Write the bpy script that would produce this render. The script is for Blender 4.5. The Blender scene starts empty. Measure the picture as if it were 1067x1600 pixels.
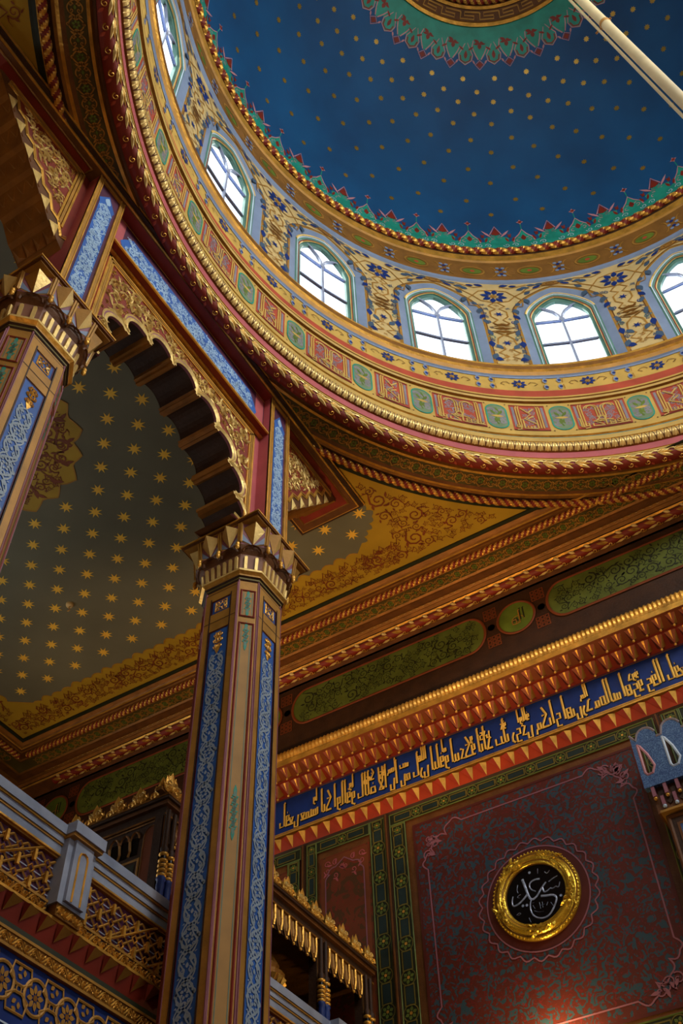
import bpy, math, random
from math import sin, cos, pi, radians as rad, sqrt, atan2, floor
random.seed(7)
SC = bpy.context.scene
COL = SC.collection
Z0 = 1.6                                    # all heights below are measured from the eye, 1.6 m over the floor

# ------------------------------------------------------------------ camera
def setup_camera():
    cd = bpy.data.cameras.new('camera'); co = bpy.data.objects.new('camera', cd); COL.objects.link(co)
    pitch, roll, yaw = rad(51.095), rad(-2.232), rad(-29.23)
    from mathutils import Vector, Matrix
    F = Vector((sin(yaw)*cos(pitch), cos(yaw)*cos(pitch), sin(pitch)))
    R = Vector((cos(yaw), -sin(yaw), 0)); U = R.cross(F)
    r2 = R*cos(roll) + U*sin(roll); u2 = -R*sin(roll) + U*cos(roll)
    m = Matrix((r2, u2, -F)).transposed().to_4x4(); m.translation = (0, 0, Z0)
    co.matrix_world = m
    cd.sensor_fit = 'VERTICAL'; cd.sensor_height = 36.0; cd.lens = 36.0*1616.5/1600
    cd.clip_start = 0.05
    SC.camera = co
setup_camera()

# ------------------------------------------------------------------ world, exposure
SC.view_settings.view_transform = 'Standard'; SC.view_settings.look = 'None'
SC.view_settings.gamma = 1.0; SC.view_settings.use_curve_mapping = False
SC.view_settings.exposure = 0.0
SC.render.engine = 'CYCLES'
SC.cycles.max_bounces = 8; SC.cycles.diffuse_bounces = 4; SC.cycles.glossy_bounces = 3
SC.cycles.transparent_max_bounces = 8; SC.cycles.caustics_reflective = False; SC.cycles.caustics_refractive = False
SC.cycles.sample_clamp_indirect = 4.0
SC.cycles.use_denoising = True
wd = bpy.data.worlds.new('sky'); SC.world = wd; wd.use_nodes = True
bg = wd.node_tree.nodes['Background']; bg.inputs[0].default_value = (0.86, 0.93, 1.0, 1); bg.inputs[1].default_value = 2.4

CX, CY = 0.876, 3.017                       # the dome's axis
def area_light(name, loc, target, sx, sy, power, color):
    from mathutils import Vector
    d = bpy.data.lights.new(name, 'AREA'); d.shape = 'RECTANGLE'; d.size = sx; d.size_y = sy; d.energy = power; d.color = color
    o = bpy.data.objects.new(name, d); COL.objects.link(o); o.location = (loc[0], loc[1], loc[2]+Z0)
    o.rotation_euler = (Vector(target)-Vector(loc)).to_track_quat('-Z', 'Y').to_euler(); return o
def point_light(name, loc, power, color, r=0.06):
    d = bpy.data.lights.new(name, 'POINT'); d.energy = power; d.color = color; d.shadow_soft_size = r
    o = bpy.data.objects.new(name, d); COL.objects.link(o); o.location = (loc[0], loc[1], loc[2]+Z0); return o
def spot_light(name, loc, target, power, color, ang=70, blend=.6, r=.08):
    from mathutils import Vector
    d = bpy.data.lights.new(name, 'SPOT'); d.energy = power; d.color = color; d.shadow_soft_size = r
    d.spot_size = rad(ang); d.spot_blend = blend
    o = bpy.data.objects.new(name, d); COL.objects.link(o); o.location = (loc[0], loc[1], loc[2]+Z0)
    o.rotation_euler = (Vector(target)-Vector(loc)).to_track_quat('-Z', 'Y').to_euler(); return o
DAY = (1.0, 0.93, 0.80); WARM = (1.0, 0.56, 0.22)
# added fill light, set at unseen windows of the right wall
for k, y in enumerate((0.6, 3.0, 5.4)):
    area_light('window_daylight', (10.62, y, 3.4), (0, y, 5.2), 1.5, 3.6, 30, DAY)
# added fill light for the star ceiling, at unseen windows above the gallery
for k, y in enumerate((1.2, 4.2)):
    area_light('aisle_daylight', (-9.05, y, 4.6), (-4, y, 6.4), 1.4, 2.2, 34, DAY)
# daylight entering at the drum windows (one lamp in each opening, facing in); the sky is brighter on the sunny right side
for k in range(16):
    a = rad(22.5*k); sunny = max(0.0, cos(a+rad(10)))
    area_light('drum_daylight', (CX+4.02*cos(a), CY+4.02*sin(a), 10.6), (CX, CY, 8.2), 0.6, 1.3, 9+125*sunny**1.2, (1.0, 0.96, 0.88))
# lamps of the hall; the last one is an added fill
point_light('wall_lamp_light', (-2.60, 7.42, 3.36), 26, (1.0, .68, .28), .05)
spot_light('gallery_lamp_light', (-3.4, 4.75, 3.6), (-3.4, 7.25, 7.9), 330, WARM, 66, .9)
spot_light('hall_lamp_light', (-1.4, 4.6, 3.6), (-1.2, 7.25, 7.9), 150, WARM, 62, .9)
spot_light('aisle_lamp_light', (-6.4, 4.6, 3.6), (-6.2, 7.2, 7.8), 160, WARM, 70, .9)
point_light('chandelier_light', (0.9, 3.0, 3.85), 20, (1.0, .70, .38), .3)
point_light('entrance_lamp_light', (-1.7, -1.0, 3.0), 34, (1.0, .66, .34), .15)  # added warm fill for the near bracket's underside, no known lamp

# ------------------------------------------------------------------ materials
def lin(c):
    return tuple((x/12.92 if x <= .04045 else ((x+.055)/1.055)**2.4) for x in (c[0]/255, c[1]/255, c[2]/255))
def mat(name, rgb, rough=.6, metal=0.0, var=.22, scale=5.0, bump=0.0, rgb2=None, bscale=None, spec=.4):
    m = bpy.data.materials.new(name); m.use_nodes = True
    nt = m.node_tree; N = nt.nodes; L = nt.links
    b = N['Principled BSDF']; b.inputs['Roughness'].default_value = rough; b.inputs['Metallic'].default_value = metal
    b.inputs['Specular IOR Level'].default_value = spec
    tc = N.new('ShaderNodeTexCoord'); nz = N.new('ShaderNodeTexNoise'); nz.inputs['Scale'].default_value = scale
    nz.inputs['Detail'].default_value = 5.0
    L.new(tc.outputs['Object'], nz.inputs['Vector'])
    rp = N.new('ShaderNodeValToRGB'); c = lin(rgb); c2 = lin(rgb2) if rgb2 else c
    rp.color_ramp.elements[0].position = .3; rp.color_ramp.elements[1].position = .7
    rp.color_ramp.elements[0].color = tuple(x*(1-var) for x in c2)+(1,)
    rp.color_ramp.elements[1].color = tuple(min(1, x*(1+var)) for x in c)+(1,)
    L.new(nz.outputs['Fac'], rp.inputs['Fac']); L.new(rp.outputs['Color'], b.inputs['Base Color'])
    if bump:
        n2 = N.new('ShaderNodeTexNoise'); n2.inputs['Scale'].default_value = bscale or 40.0; n2.inputs['Detail'].default_value = 4.0
        L.new(tc.outputs['Object'], n2.inputs['Vector'])
        bp = N.new('ShaderNodeBump'); bp.inputs['Strength'].default_value = bump; bp.inputs['Distance'].default_value = .02
        L.new(n2.outputs['Fac'], bp.inputs['Height']); L.new(bp.outputs['Normal'], b.inputs['Normal'])
    return m
def damask(name, rgb, rgb2, rgb3, scale):
    """a painted ground with two interlocking leaf colours in blotches of their own"""
    m = mat(name, rgb, .55, 0, .15, 3.0)
    nt = m.node_tree; N = nt.nodes; L = nt.links; b = N['Principled BSDF']
    base = b.inputs['Base Color'].links[0].from_socket
    tc = N.new('ShaderNodeTexCoord'); prev = base
    for k, (c, th, sc, off) in enumerate(((rgb2, .52, scale, 0), (rgb3, .60, scale*1.7, 7.3))):
        mp = N.new('ShaderNodeMapping'); mp.inputs['Location'].default_value = (off, off, off)
        L.new(tc.outputs['Object'], mp.inputs['Vector'])
        nz = N.new('ShaderNodeTexNoise'); nz.inputs['Scale'].default_value = sc; nz.inputs['Detail'].default_value = 1.5
        nz.inputs['Distortion'].default_value = 2.2
        L.new(mp.outputs['Vector'], nz.inputs['Vector'])
        rp = N.new('ShaderNodeValToRGB'); rp.color_ramp.elements[0].position = th; rp.color_ramp.elements[1].position = th+.03
        L.new(nz.outputs['Fac'], rp.inputs['Fac'])
        mx = N.new('ShaderNodeMix'); mx.data_type = 'RGBA'
        L.new(rp.outputs['Color'], mx.inputs['Factor']); L.new(prev, mx.inputs['A']); mx.inputs['B'].default_value = lin(c)+(1,)
        prev = mx.outputs['Result']
    L.new(prev, b.inputs['Base Color']); return m

GOLD = mat('gilding', (226, 170, 72), .36, .55, .3, 9, .25)
PALE = mat('pale_gilding', (242, 208, 128), .38, .35, .15, 9, .15)
LBLUE = mat('light_blue_paint', (172, 206, 238), .5, 0, .1, 6)
LETTER = mat('gold_lettering', (240, 192, 84), .45, .3, .15, 9)
OVALG = mat('sage_green_paint', (118, 140, 104), .55, 0, .15, 6)
LILAC = mat('lilac_paint', (138, 132, 140), .55, 0, .15, 8)
OCHRE = mat('ochre_gilded_paint', (176, 128, 52), .5, .2, .22, 6, .1)
DKGOLD = mat('dark_gilding', (134, 88, 28), .45, .35, .3, 8, .2)
AMBER = mat('amber_wood', (150, 98, 36), .5, .1, .3, 7, .2)
BROWN = mat('brown_wood', (104, 62, 22), .55, 0, .3, 7, .2)
DKBROWN = mat('dark_brown_wood', (58, 34, 16), .6, 0, .3, 7, .2)
RED = mat('dark_red_paint', (132, 42, 24), .55, 0, .2, 5)
BRICK = mat('brick_red_paint', (178, 74, 48), .55, 0, .15, 5)
FLUTE = mat('fluted_ground_paint', (140, 98, 78), .55, 0, .15, 6)
PINK = mat('rose_paint', (186, 92, 96), .55, 0, .12, 5)
DRED = mat('deep_red_brown_paint', (84, 30, 22), .55, 0, .18, 5)
ROSEL = mat('pale_rose_outline', (196, 140, 150), .5, 0, .12, 6)
SLATE = mat('slate_blue_paint', (66, 88, 112), .55, 0, .15, 6)
RUSTOR = mat('rust_orange_paint', (134, 54, 20), .5, .05, .2, 6)
GLEAF = mat('burnished_gold_leaf', (246, 196, 66), .27, .75, .25, 9, .2)
MAUVE = mat('mauve_paint', (146, 92, 104), .55, 0, .12, 5)
ORANGE = mat('vermilion_paint', (170, 56, 18), .5, 0, .2, 6)
PURPLE = mat('purple_paint', (84, 36, 66), .55, 0, .2, 5)
BLUE = mat('ultramarine_paint', (52, 104, 188), .5, 0, .2, 6)
NAVY = mat('navy_paint', (18, 48, 118), .5, 0, .25, 6)
WHITEB = mat('pale_blue_paint', (196, 216, 236), .5, 0, .12, 6)
GREYB = mat('grey_blue_paint', (128, 146, 176), .5, 0, .1, 5)
TEAL = mat('teal_paint', (34, 150, 130), .5, 0, .18, 6)
TEALD = mat('dull_teal_paint', (92, 136, 124), .5, 0, .18, 6)
GREEN = mat('olive_green_paint', (92, 106, 40), .55, 0, .3, 5)
DKGREEN = mat('dark_green_paint', (36, 42, 22), .55, 0, .3, 5)
OLIVE = mat('olive_gold_paint', (112, 100, 42), .5, .1, .2, 6)
BANDG = mat('olive_brown_band_paint', (84, 72, 28), .55, 0, .3, 6)
BANDO = mat('ochre_brown_band_paint', (134, 92, 38), .55, 0, .2, 6)
CELL = mat('dark_teal_cell_paint', (30, 48, 46), .5, 0, .25, 6)
LEAFG = mat('leaf_green_paint', (96, 118, 38), .55, 0, .3, 5)
TAN = mat('tan_paint', (176, 134, 70), .55, 0, .12, 5)
DSTAR = mat('dulled_gold_star', (176, 144, 62), .35, .55, .2, 9)
PGREY = mat('pale_grey_blue_paint', (150, 170, 188), .5, 0, .12, 6)
CREAM = mat('cream_paint', (206, 180, 122), .55, 0, .12, 5)
YELLOW = mat('yellow_ochre_paint', (202, 166, 82), .55, 0, .14, 5)
BLACK = mat('black_lacquer', (9, 9, 12), .25, 0, .2, 5)
GREY = mat('grey_brown_ceiling_paint', (110, 108, 86), .6, 0, .14, 1.3)
GPAINT = mat('gold_ceiling_paint', (182, 148, 42), .45, .15, .14, 2.5)
RUST = mat('rust_scroll_paint', (122, 60, 26), .55, 0, .2, 5)
STARG = mat('gold_leaf_star', (255, 200, 74), .45, .12, .12, 9)
DOMEB = mat('dome_blue_paint', (18, 84, 136), .6, 0, .12, 1.1, 0, (18, 76, 128))
WHITE = mat('white_lettering', (170, 182, 208), .3, .2, .4, 40)
MARBLE = mat('veined_marble', (160, 168, 186), .35, 0, .16, 4.0, 0, (122, 136, 162))
IRON = mat('window_frame_paint', (150, 162, 190), .5, 0, .15, 5)
PLASTER = mat('plain_plaster', (150, 118, 84), .7, 0, .12, 2)
STONE = mat('floor_carpet', (120, 44, 34), .8, 0, .2, 4)
DAMASK = damask('red_and_teal_damask', (88, 34, 24), (46, 72, 84), (108, 30, 28), 13.0)
PANELRED = damask('rust_panel_paint', (112, 50, 22), (84, 52, 22), (124, 44, 24), 5.0)
VELVET = damask('blue_mottled_paint', (56, 88, 138), (96, 132, 176), (34, 58, 104), 55.0)
CREAMROD = mat('cream_tube', (222, 206, 160), .4, .1, .1, 5)
def glass_material():
    m = bpy.data.materials.new('window_glass'); m.use_nodes = True; nt = m.node_tree; N = nt.nodes; L = nt.links
    N.remove(N['Principled BSDF']); t = N.new('ShaderNodeBsdfTransparent'); g = N.new('ShaderNodeBsdfGlossy'); g.inputs['Roughness'].default_value = .05
    nz = N.new('ShaderNodeTexNoise'); nz.inputs['Scale'].default_value = 3.0
    rp = N.new('ShaderNodeValToRGB'); rp.color_ramp.elements[0].color = (.86, .92, .97, 1); rp.color_ramp.elements[1].color = (.97, .98, 1, 1)
    L.new(nz.outputs['Fac'], rp.inputs['Fac']); L.new(rp.outputs['Color'], t.inputs['Color'])
    mx = N.new('ShaderNodeMixShader'); mx.inputs[0].default_value = .05
    L.new(t.outputs[0], mx.inputs[1]); L.new(g.outputs[0], mx.inputs[2]); L.new(mx.outputs[0], N['Material Output'].inputs['Surface']); return m
GLASS = glass_material()

# ------------------------------------------------------------------ mesh builder
class MB:
    def __init__(s): s.v = []; s.f = []; s.m = []; s.s = []; s.mats = []
    def mi(s, m):
        if m not in s.mats: s.mats.append(m)
        return s.mats.index(m)
    def add(s, vs, fs, m, smooth=False):
        b = len(s.v); s.v.extend(vs); k = s.mi(m)
        for f in fs: s.f.append(tuple(b+i for i in f)); s.m.append(k); s.s.append(smooth)
    def poly(s, pts, m): s.add(pts, [tuple(range(len(pts)))], m)
    def box(s, x0, x1, y0, y1, z0, z1, m):
        s.add([(x, y, z) for x in (x0, x1) for y in (y0, y1) for z in (z0, z1)],
              [(0, 1, 3, 2), (4, 6, 7, 5), (0, 4, 5, 1), (2, 3, 7, 6), (0, 2, 6, 4), (1, 5, 7, 3)], m)
    def grid(s, rows, m, cu=False, cv=False, smooth=False):
        """rows of points; m one material, or a list with one for each gap between rows"""
        n = len(rows); k = len(rows[0]); b = len(s.v)
        for r in rows: s.v.extend(r)
        for i in range(n if cu else n-1):
            mm = s.mi(m[i % len(m)] if isinstance(m, list) else m); i2 = (i+1) % n
            for j in range(k if cv else k-1):
                j2 = (j+1) % k
                s.f.append((b+i*k+j, b+i*k+j2, b+i2*k+j2, b+i2*k+j)); s.m.append(mm); s.s.append(smooth)
    def ball(s, c, r, m, nu=10, nv=6, sz=1.0):
        s.grid([[(c[0]+r*cos(pi*(i/nv-.5))*cos(2*pi*j/nu), c[1]+r*cos(pi*(i/nv-.5))*sin(2*pi*j/nu), c[2]+sz*r*sin(pi*(i/nv-.5))) for j in range(nu)] for i in range(nv+1)], m, cv=True, smooth=True)
    def lathe(s, prof, c, m, n=16, smooth=True):
        s.grid([[(c[0]+r*cos(2*pi*j/n), c[1]+r*sin(2*pi*j/n), c[2]+z) for j in range(n)] for r, z in prof], m, cv=True, smooth=smooth)
    def tube(s, pts, r, m, n=8):
        from mathutils import Vector
        P = [Vector(p) for p in pts]; rows = []
        for i, p in enumerate(P):
            t = (P[min(i+1, len(P)-1)]-P[max(i-1, 0)]).normalized()
            a = t.cross(Vector((.31, .2, .93))).normalized(); b = t.cross(a)
            rr = r[i] if isinstance(r, (list, tuple)) else r
            rows.append([tuple(p+a*rr*cos(2*pi*j/n)+b*rr*sin(2*pi*j/n)) for j in range(n)])
        s.grid(rows, m, cv=True, smooth=True)
        s.poly(rows[0], m); s.poly(rows[-1], m)
    def build(s, name, parent=None, kind=None, origin=None):
        me = bpy.data.meshes.new(name)
        o = bpy.data.objects.new(name, me); COL.objects.link(o)
        if parent is not None:
            o.parent = parent; w = parent; ox = [0, 0, 0]
            while w is not None: ox = [ox[i]+w.location[i] for i in range(3)]; w = w.parent
        else:
            ox = [0, 0, 0]
            if origin is not None: ox = [origin[0], origin[1], origin[2]+Z0]; o.location = ox
        me.from_pydata([(x-ox[0], y-ox[1], z+Z0-ox[2]) for x, y, z in s.v], [], s.f)
        for m in s.mats: me.materials.append(m)
        me.polygons.foreach_set('material_index', s.m); me.polygons.foreach_set('use_smooth', s.s); me.update()
        if kind: o['kind'] = kind
        return o
def thing(name, label, cat, loc, group=None):
    o = bpy.data.objects.new(name, None); COL.objects.link(o); o.location = (loc[0], loc[1], loc[2]+Z0)
    o.empty_display_size = .2; o['label'] = label; o['category'] = cat
    o['kind'] = 'thing'
    if group: o['group'] = group
    return o
def tag(o, label, cat): o['label'] = label; o['category'] = cat; return o

# ------------------------------------------------------------------ surfaces: S(u, v, h) -> point
def s_back(y):    return lambda u, v, h=0: (u, y-h, v)            # a wall seen from the room: u = x, v = height
def s_side(x):    return lambda u, v, h=0: (x+h, u, v)            # faces +x: u = y, v = height
def s_left(x):    return s_side(x)
def s_down(z):    return lambda u, v, h=0: (u, v, z-h)            # a ceiling: u = x, v = y
def s_drum(r):    return lambda u, v, h=0: (CX+(r-h)*cos(u/r), CY+(r-h)*sin(u/r), v)
RD, ZD = 3.70, 12.33
def s_dome(az, el):
    def S(u, v, h=0):
        e = el+v/RD; a = az+u/(RD*max(.2, cos(el))); r = RD-h
        return (CX+r*cos(e)*cos(a), CY+r*cos(e)*sin(a), ZD+r*sin(e))
    return S
def place(S, u0, v0, sx=1.0, sy=None, rot=0.0):
    sy = sx if sy is None else sy; c, s_ = cos(rot), sin(rot)
    return lambda u, v, h=0: S(u0+sx*u*c-sy*v*s_, v0+sx*u*s_+sy*v*c, h)
def swap(S): return lambda u, v, h=0: S(v, u, h)
# ornament strokes
def ribbon(mb, S, pts, w, m, h=.003, taper=1.0, ridge=0.0, closed=False):
    n = len(pts); A = []; B = []; Cc = []
    for i, p in enumerate(pts):
        if closed: a, b = pts[i-1], pts[(i+1) % n]
        else: a, b = pts[max(0, i-1)], pts[min(n-1, i+1)]
        dx, dy = b[0]-a[0], b[1]-a[1]; L = sqrt(dx*dx+dy*dy) or 1; nx, ny = -dy/L, dx/L
        t = i/max(1, n-1); ww = .5*w*(1+(taper-1)*t)
        A.append(S(p[0]+nx*ww, p[1]+ny*ww, h)); B.append(S(p[0]-nx*ww, p[1]-ny*ww, h))
        if ridge: Cc.append(S(p[0], p[1], h+ridge))
    mb.grid([A, Cc, B] if ridge else [A, B], m, cv=closed, smooth=False)
def fill(mb, S, pts, m, h=.003, peak=0.0):
    if peak:
        cx = sum(p[0] for p in pts)/len(pts); cy = sum(p[1] for p in pts)/len(pts)
        v = [S(p[0], p[1], h) for p in pts]+[S(cx, cy, h+peak)]; n = len(pts)
        mb.add(v, [(i, (i+1) % n, n) for i in range(n)], m)
    else: mb.poly([S(p[0], p[1], h) for p in pts], m)
def rect(mb, S, u0, u1, v0, v1, m, h=.003): mb.poly([S(u0, v0, h), S(u1, v0, h), S(u1, v1, h), S(u0, v1, h)], m)
def rectc(mb, S, u0, u1, v0, v1, m, h=.003, n=8): mb.grid([[S(u0+(u1-u0)*i/n, v, h) for i in range(n+1)] for v in (v0, v1)], m)
def frame(mb, S, u0, u1, v0, v1, w, m, h=.004, ridge=0.0):
    o = [(u0, v0), (u1, v0), (u1, v1), (u0, v1)]; i = [(u0+w, v0+w), (u1-w, v0+w), (u1-w, v1-w), (u0+w, v1-w)]
    rows = [[S(*p, h) for p in o]]
    if ridge: rows.append([S((a[0]+b[0])/2, (a[1]+b[1])/2, h+ridge) for a, b in zip(o, i)])
    rows.append([S(*p, h) for p in i]); mb.grid(rows, m, cv=True)
def ell(c, rx, ry, n=20, a0=0.0, a1=2*pi): return [(c[0]+rx*cos(a0+(a1-a0)*i/n), c[1]+ry*sin(a0+(a1-a0)*i/n)) for i in range(n+(0 if abs(a1-a0-2*pi) < 1e-6 else 1))]
def disc(mb, S, c, r, m, h=.003, ry=None, n=16, peak=0.0): fill(mb, S, ell(c, r, r if ry is None else ry, n), m, h, peak)
def ring(mb, S, c, r, w, m, h=.003, ry=None, n=24, ridge=0.0): ribbon(mb, S, ell(c, r, r if ry is None else ry, n), w, m, h, 1, ridge, True)
def leaf(mb, S, p, a, L, W, m, h=.003, peak=0.0):
    pts = []
    for t, k in ((0, 0), (.25, .8), (.5, 1), (.78, .55), (1, 0), (.78, -.55), (.5, -1), (.25, -.8)):
        x, y = L*t, .5*W*k; pts.append((p[0]+x*cos(a)-y*sin(a), p[1]+x*sin(a)+y*cos(a)))
    fill(mb, S, pts, m, h, peak)
def spiral(mb, S, c, r, a0, turns, m, w, h=.003, ridge=0.0, n=14):
    ribbon(mb, S, [(c[0]+r*(1-.85*i/n)*cos(a0+turns*2*pi*i/n), c[1]+r*(1-.85*i/n)*sin(a0+turns*2*pi*i/n)) for i in range(n+1)], w, m, h, .6, ridge)
def star(mb, S, c, R, r, n, m, h=.004, rot=0.0):
    pts = [(c[0]+(R if i % 2 == 0 else r)*cos(rot+pi*i/n), c[1]+(R if i % 2 == 0 else r)*sin(rot+pi*i/n)) for i in range(2*n)]
    fill(mb, S, pts, m, h, .0008)
def flower(mb, S, c, r, n, m, h=.004, mc=None, sy=1.0):
    for k in range(n):
        a = 2*pi*k/n+.2; leaf(mb, place(S, c[0], c[1], 1, sy), (.28*r*cos(a), .28*r*sin(a)), a, .72*r, .44*r*6/n+.1*r, m, h)
    if mc: disc(mb, place(S, c[0], c[1], 1, sy), (0, 0), .24*r, mc, h+.001)
def vine(mb, S, u0, u1, vc, A, per, w, m, h=.003, ridge=0.0, m2=None, fill_=True):
    """a running scroll: waving stem, a spiral and leaves in every half wave"""
    nh = max(2, round((u1-u0)/(per/2))); p2 = (u1-u0)/nh; n = nh*8
    ribbon(mb, S, [(u0+(u1-u0)*i/n, vc+.75*A*sin(pi*i/8)) for i in range(n+1)], w, m, h, 1, ridge)
    m2 = m2 or m
    for k in range(nh):
        d = 1 if k % 2 == 0 else -1; um = u0+(k+.5)*p2
        spiral(mb, S, (um, vc-d*.12*A), .42*min(A*1.25, p2*.9), d*pi/2, d*1.35, m, w*.9, h, ridge)
        if fill_:
            leaf(mb, S, (um+.30*p2, vc-d*.25*A), -d*pi/3, .8*A, .34*A, m2, h, ridge)
            leaf(mb, S, (um-.30*p2, vc-d*.25*A), -d*2*pi/3, .8*A, .34*A, m2, h, ridge)
            leaf(mb, S, (um, vc+d*.72*A), d*pi*.32, .42*A, .22*A, m2, h, ridge)
def lattice_vine(mb, S, u0, u1, vc, A, per, w, m, h=.003, m2=None, ridge=0.0):
    """two mirrored stems that cross, with spirals and buds between them"""
    nh = max(2, round((u1-u0)/per)); p2 = (u1-u0)/nh; n = nh*10; m2 = m2 or m
    for d in (1, -1):
        ribbon(mb, S, [(u0+(u1-u0)*i/n, vc+d*.86*A*abs(sin(pi*i/10))**.8*(1 if (i//10) % 2 == 0 else -1)) for i in range(n+1)], w, m, h, 1, ridge)
    for k in range(nh):
        um = u0+(k+.5)*p2
        if k % 2 == 0:
            for d in (1, -1):
                spiral(mb, S, (um-.16*p2, vc+d*.42*A), .26*A, d*pi/2, d*1.2, m, w*.8, h, ridge)
                spiral(mb, S, (um+.2*p2, vc+d*.42*A), .24*A, -d*pi/2, d*1.2, m, w*.8, h, ridge)
                leaf(mb, S, (um+.42*p2, vc+d*.35*A), d*.9, .55*A, .24*A, m, h, ridge)
                leaf(mb, S, (um-.42*p2, vc+d*.35*A), pi-d*.9, .55*A, .24*A, m, h, ridge)
            leaf(mb, S, (um-.1*p2, vc), 0, .5*A, .34*A, m2, h, ridge)
        else:
            flower(mb, S, (um, vc), .52*A, 6, m2, h)
            for d in (1, -1):
                leaf(mb, S, (um+.25*p2, vc), d*.7, .6*A, .26*A, m, h, ridge); leaf(mb, S, (um-.25*p2, vc), pi+d*.7, .6*A, .26*A, m, h, ridge)
                spiral(mb, S, (um, vc+d*.9*A), .2*A, 0, 1.2, m, w*.8, h, ridge)

def scrolls(mb, S, inside, n, r0, r1, m, h=.003, seed=1, box=(0, 1, 0, 1), w=.22, m2=None):
    """painted arabesque: spirals with leaves scattered so that they touch but do not overlap"""
    rs = random.Random(seed); P = []
    for k in range(n*25):
        f = 1-k/(n*25.); r = r0+(r1-r0)*f*rs.random()
        u = box[0]+(box[1]-box[0])*rs.random(); v = box[2]+(box[3]-box[2])*rs.random()
        if not inside(u, v, r) or any((u-a)**2+(v-b)**2 < (.92*(r+c))**2 for a, b, c in P): continue
        P.append((u, v, r)); a = rs.random()*6.28; d = rs.choice((1, -1))
        spiral(mb, S, (u, v), r, a, d*1.5, m, r*w, h, 0, 12)
        for q in (1.1, 2.5, 3.9): leaf(mb, S, (u+r*.92*cos(a+q*d), v+r*.92*sin(a+q*d)), a+q*d+d*1.1, r*.75, r*.30, m2 or m, h+.0003)
        b = a+pi*.15; ribbon(mb, S, [(u+r*cos(a), v+r*sin(a)), (u+1.5*r*cos(b), v+1.5*r*sin(b)), (u+1.9*r*cos(b+d*.4), v+1.9*r*sin(b+d*.4))] if inside(u+1.9*r*cos(b), v+1.9*r*sin(b), 0) else [(u, v), (u+.3*r, v)], r*w*.8, m, h, .4)
        if len(P) >= n: break

# ------------------------------------------------------------------ mouldings: a path P(s, d, z)
def p_ring(s, d, z): return (CX+d*cos(s/3.8), CY+d*sin(s/3.8), z)
RINGLEN = 2*pi*3.8
def p_back(s, d, z): return (s, d, z)
XL0 = -8.17-6.6                              # the left wall's mouldings mirror the far wall's across the corner
def p_left(s, d, z): return (-8.17-(d-6.6), s, z)
def back_s0(d): return -8.17-(d-6.6)
def left_s1(d): return d
def extr(mb, P, prof, ms, s0, s1, n=1, smooth=False):
    f0 = s0 if callable(s0) else (lambda d: s0); f1 = s1 if callable(s1) else (lambda d: s1)
    for i in range(len(prof)-1):
        rows = []
        for d, z in (prof[i], prof[i+1]):
            a, b = f0(d), f1(d); rows.append([P(a+(b-a)*k/n, d, z) for k in range(n+1)])
        mb.grid(rows, ms[i % len(ms)], smooth=smooth)
def half(P, d0, z0, r, a0=0.0):
    """surface of a round moulding: u along it, v = angle (0 points along -d, pi/2 points down)"""
    return lambda u, v, h=0: P(u, d0-(r+h)*cos(v+a0), z0-(r+h)*sin(v+a0))
def rope(mb, P, d, z, r, pitch, s0, s1, ma, mb_, nj=12):
    n = int((s1-s0)/pitch*6); b = len(mb.v); ia, ib = mb.mi(ma), mb.mi(mb_)
    for i in range(n+1):
        s = s0+(s1-s0)*i/n
        for j in range(nj):
            ph = (s/pitch+2*j/nj) % 1; rr = r*(1.08 if ph < .5 else .86)
            a = 2*pi*j/nj; mb.v.append(P(s, d+rr*cos(a), z+rr*sin(a)))
    for i in range(n):
        for j in range(nj):
            ph = ((s0+(s1-s0)*(i+.5)/n)/pitch+2*(j+.5)/nj) % 1
            mb.f.append((b+i*nj+j, b+i*nj+(j+1) % nj, b+(i+1)*nj+(j+1) % nj, b+(i+1)*nj+j)); mb.m.append(ia if ph < .5 else ib); mb.s.append(False)
TRIM = [0]
def trim(mb, nm=None):
    TRIM[0] += 1; return mb.build('trim_%d' % TRIM[0], None, 'structure')

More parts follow.
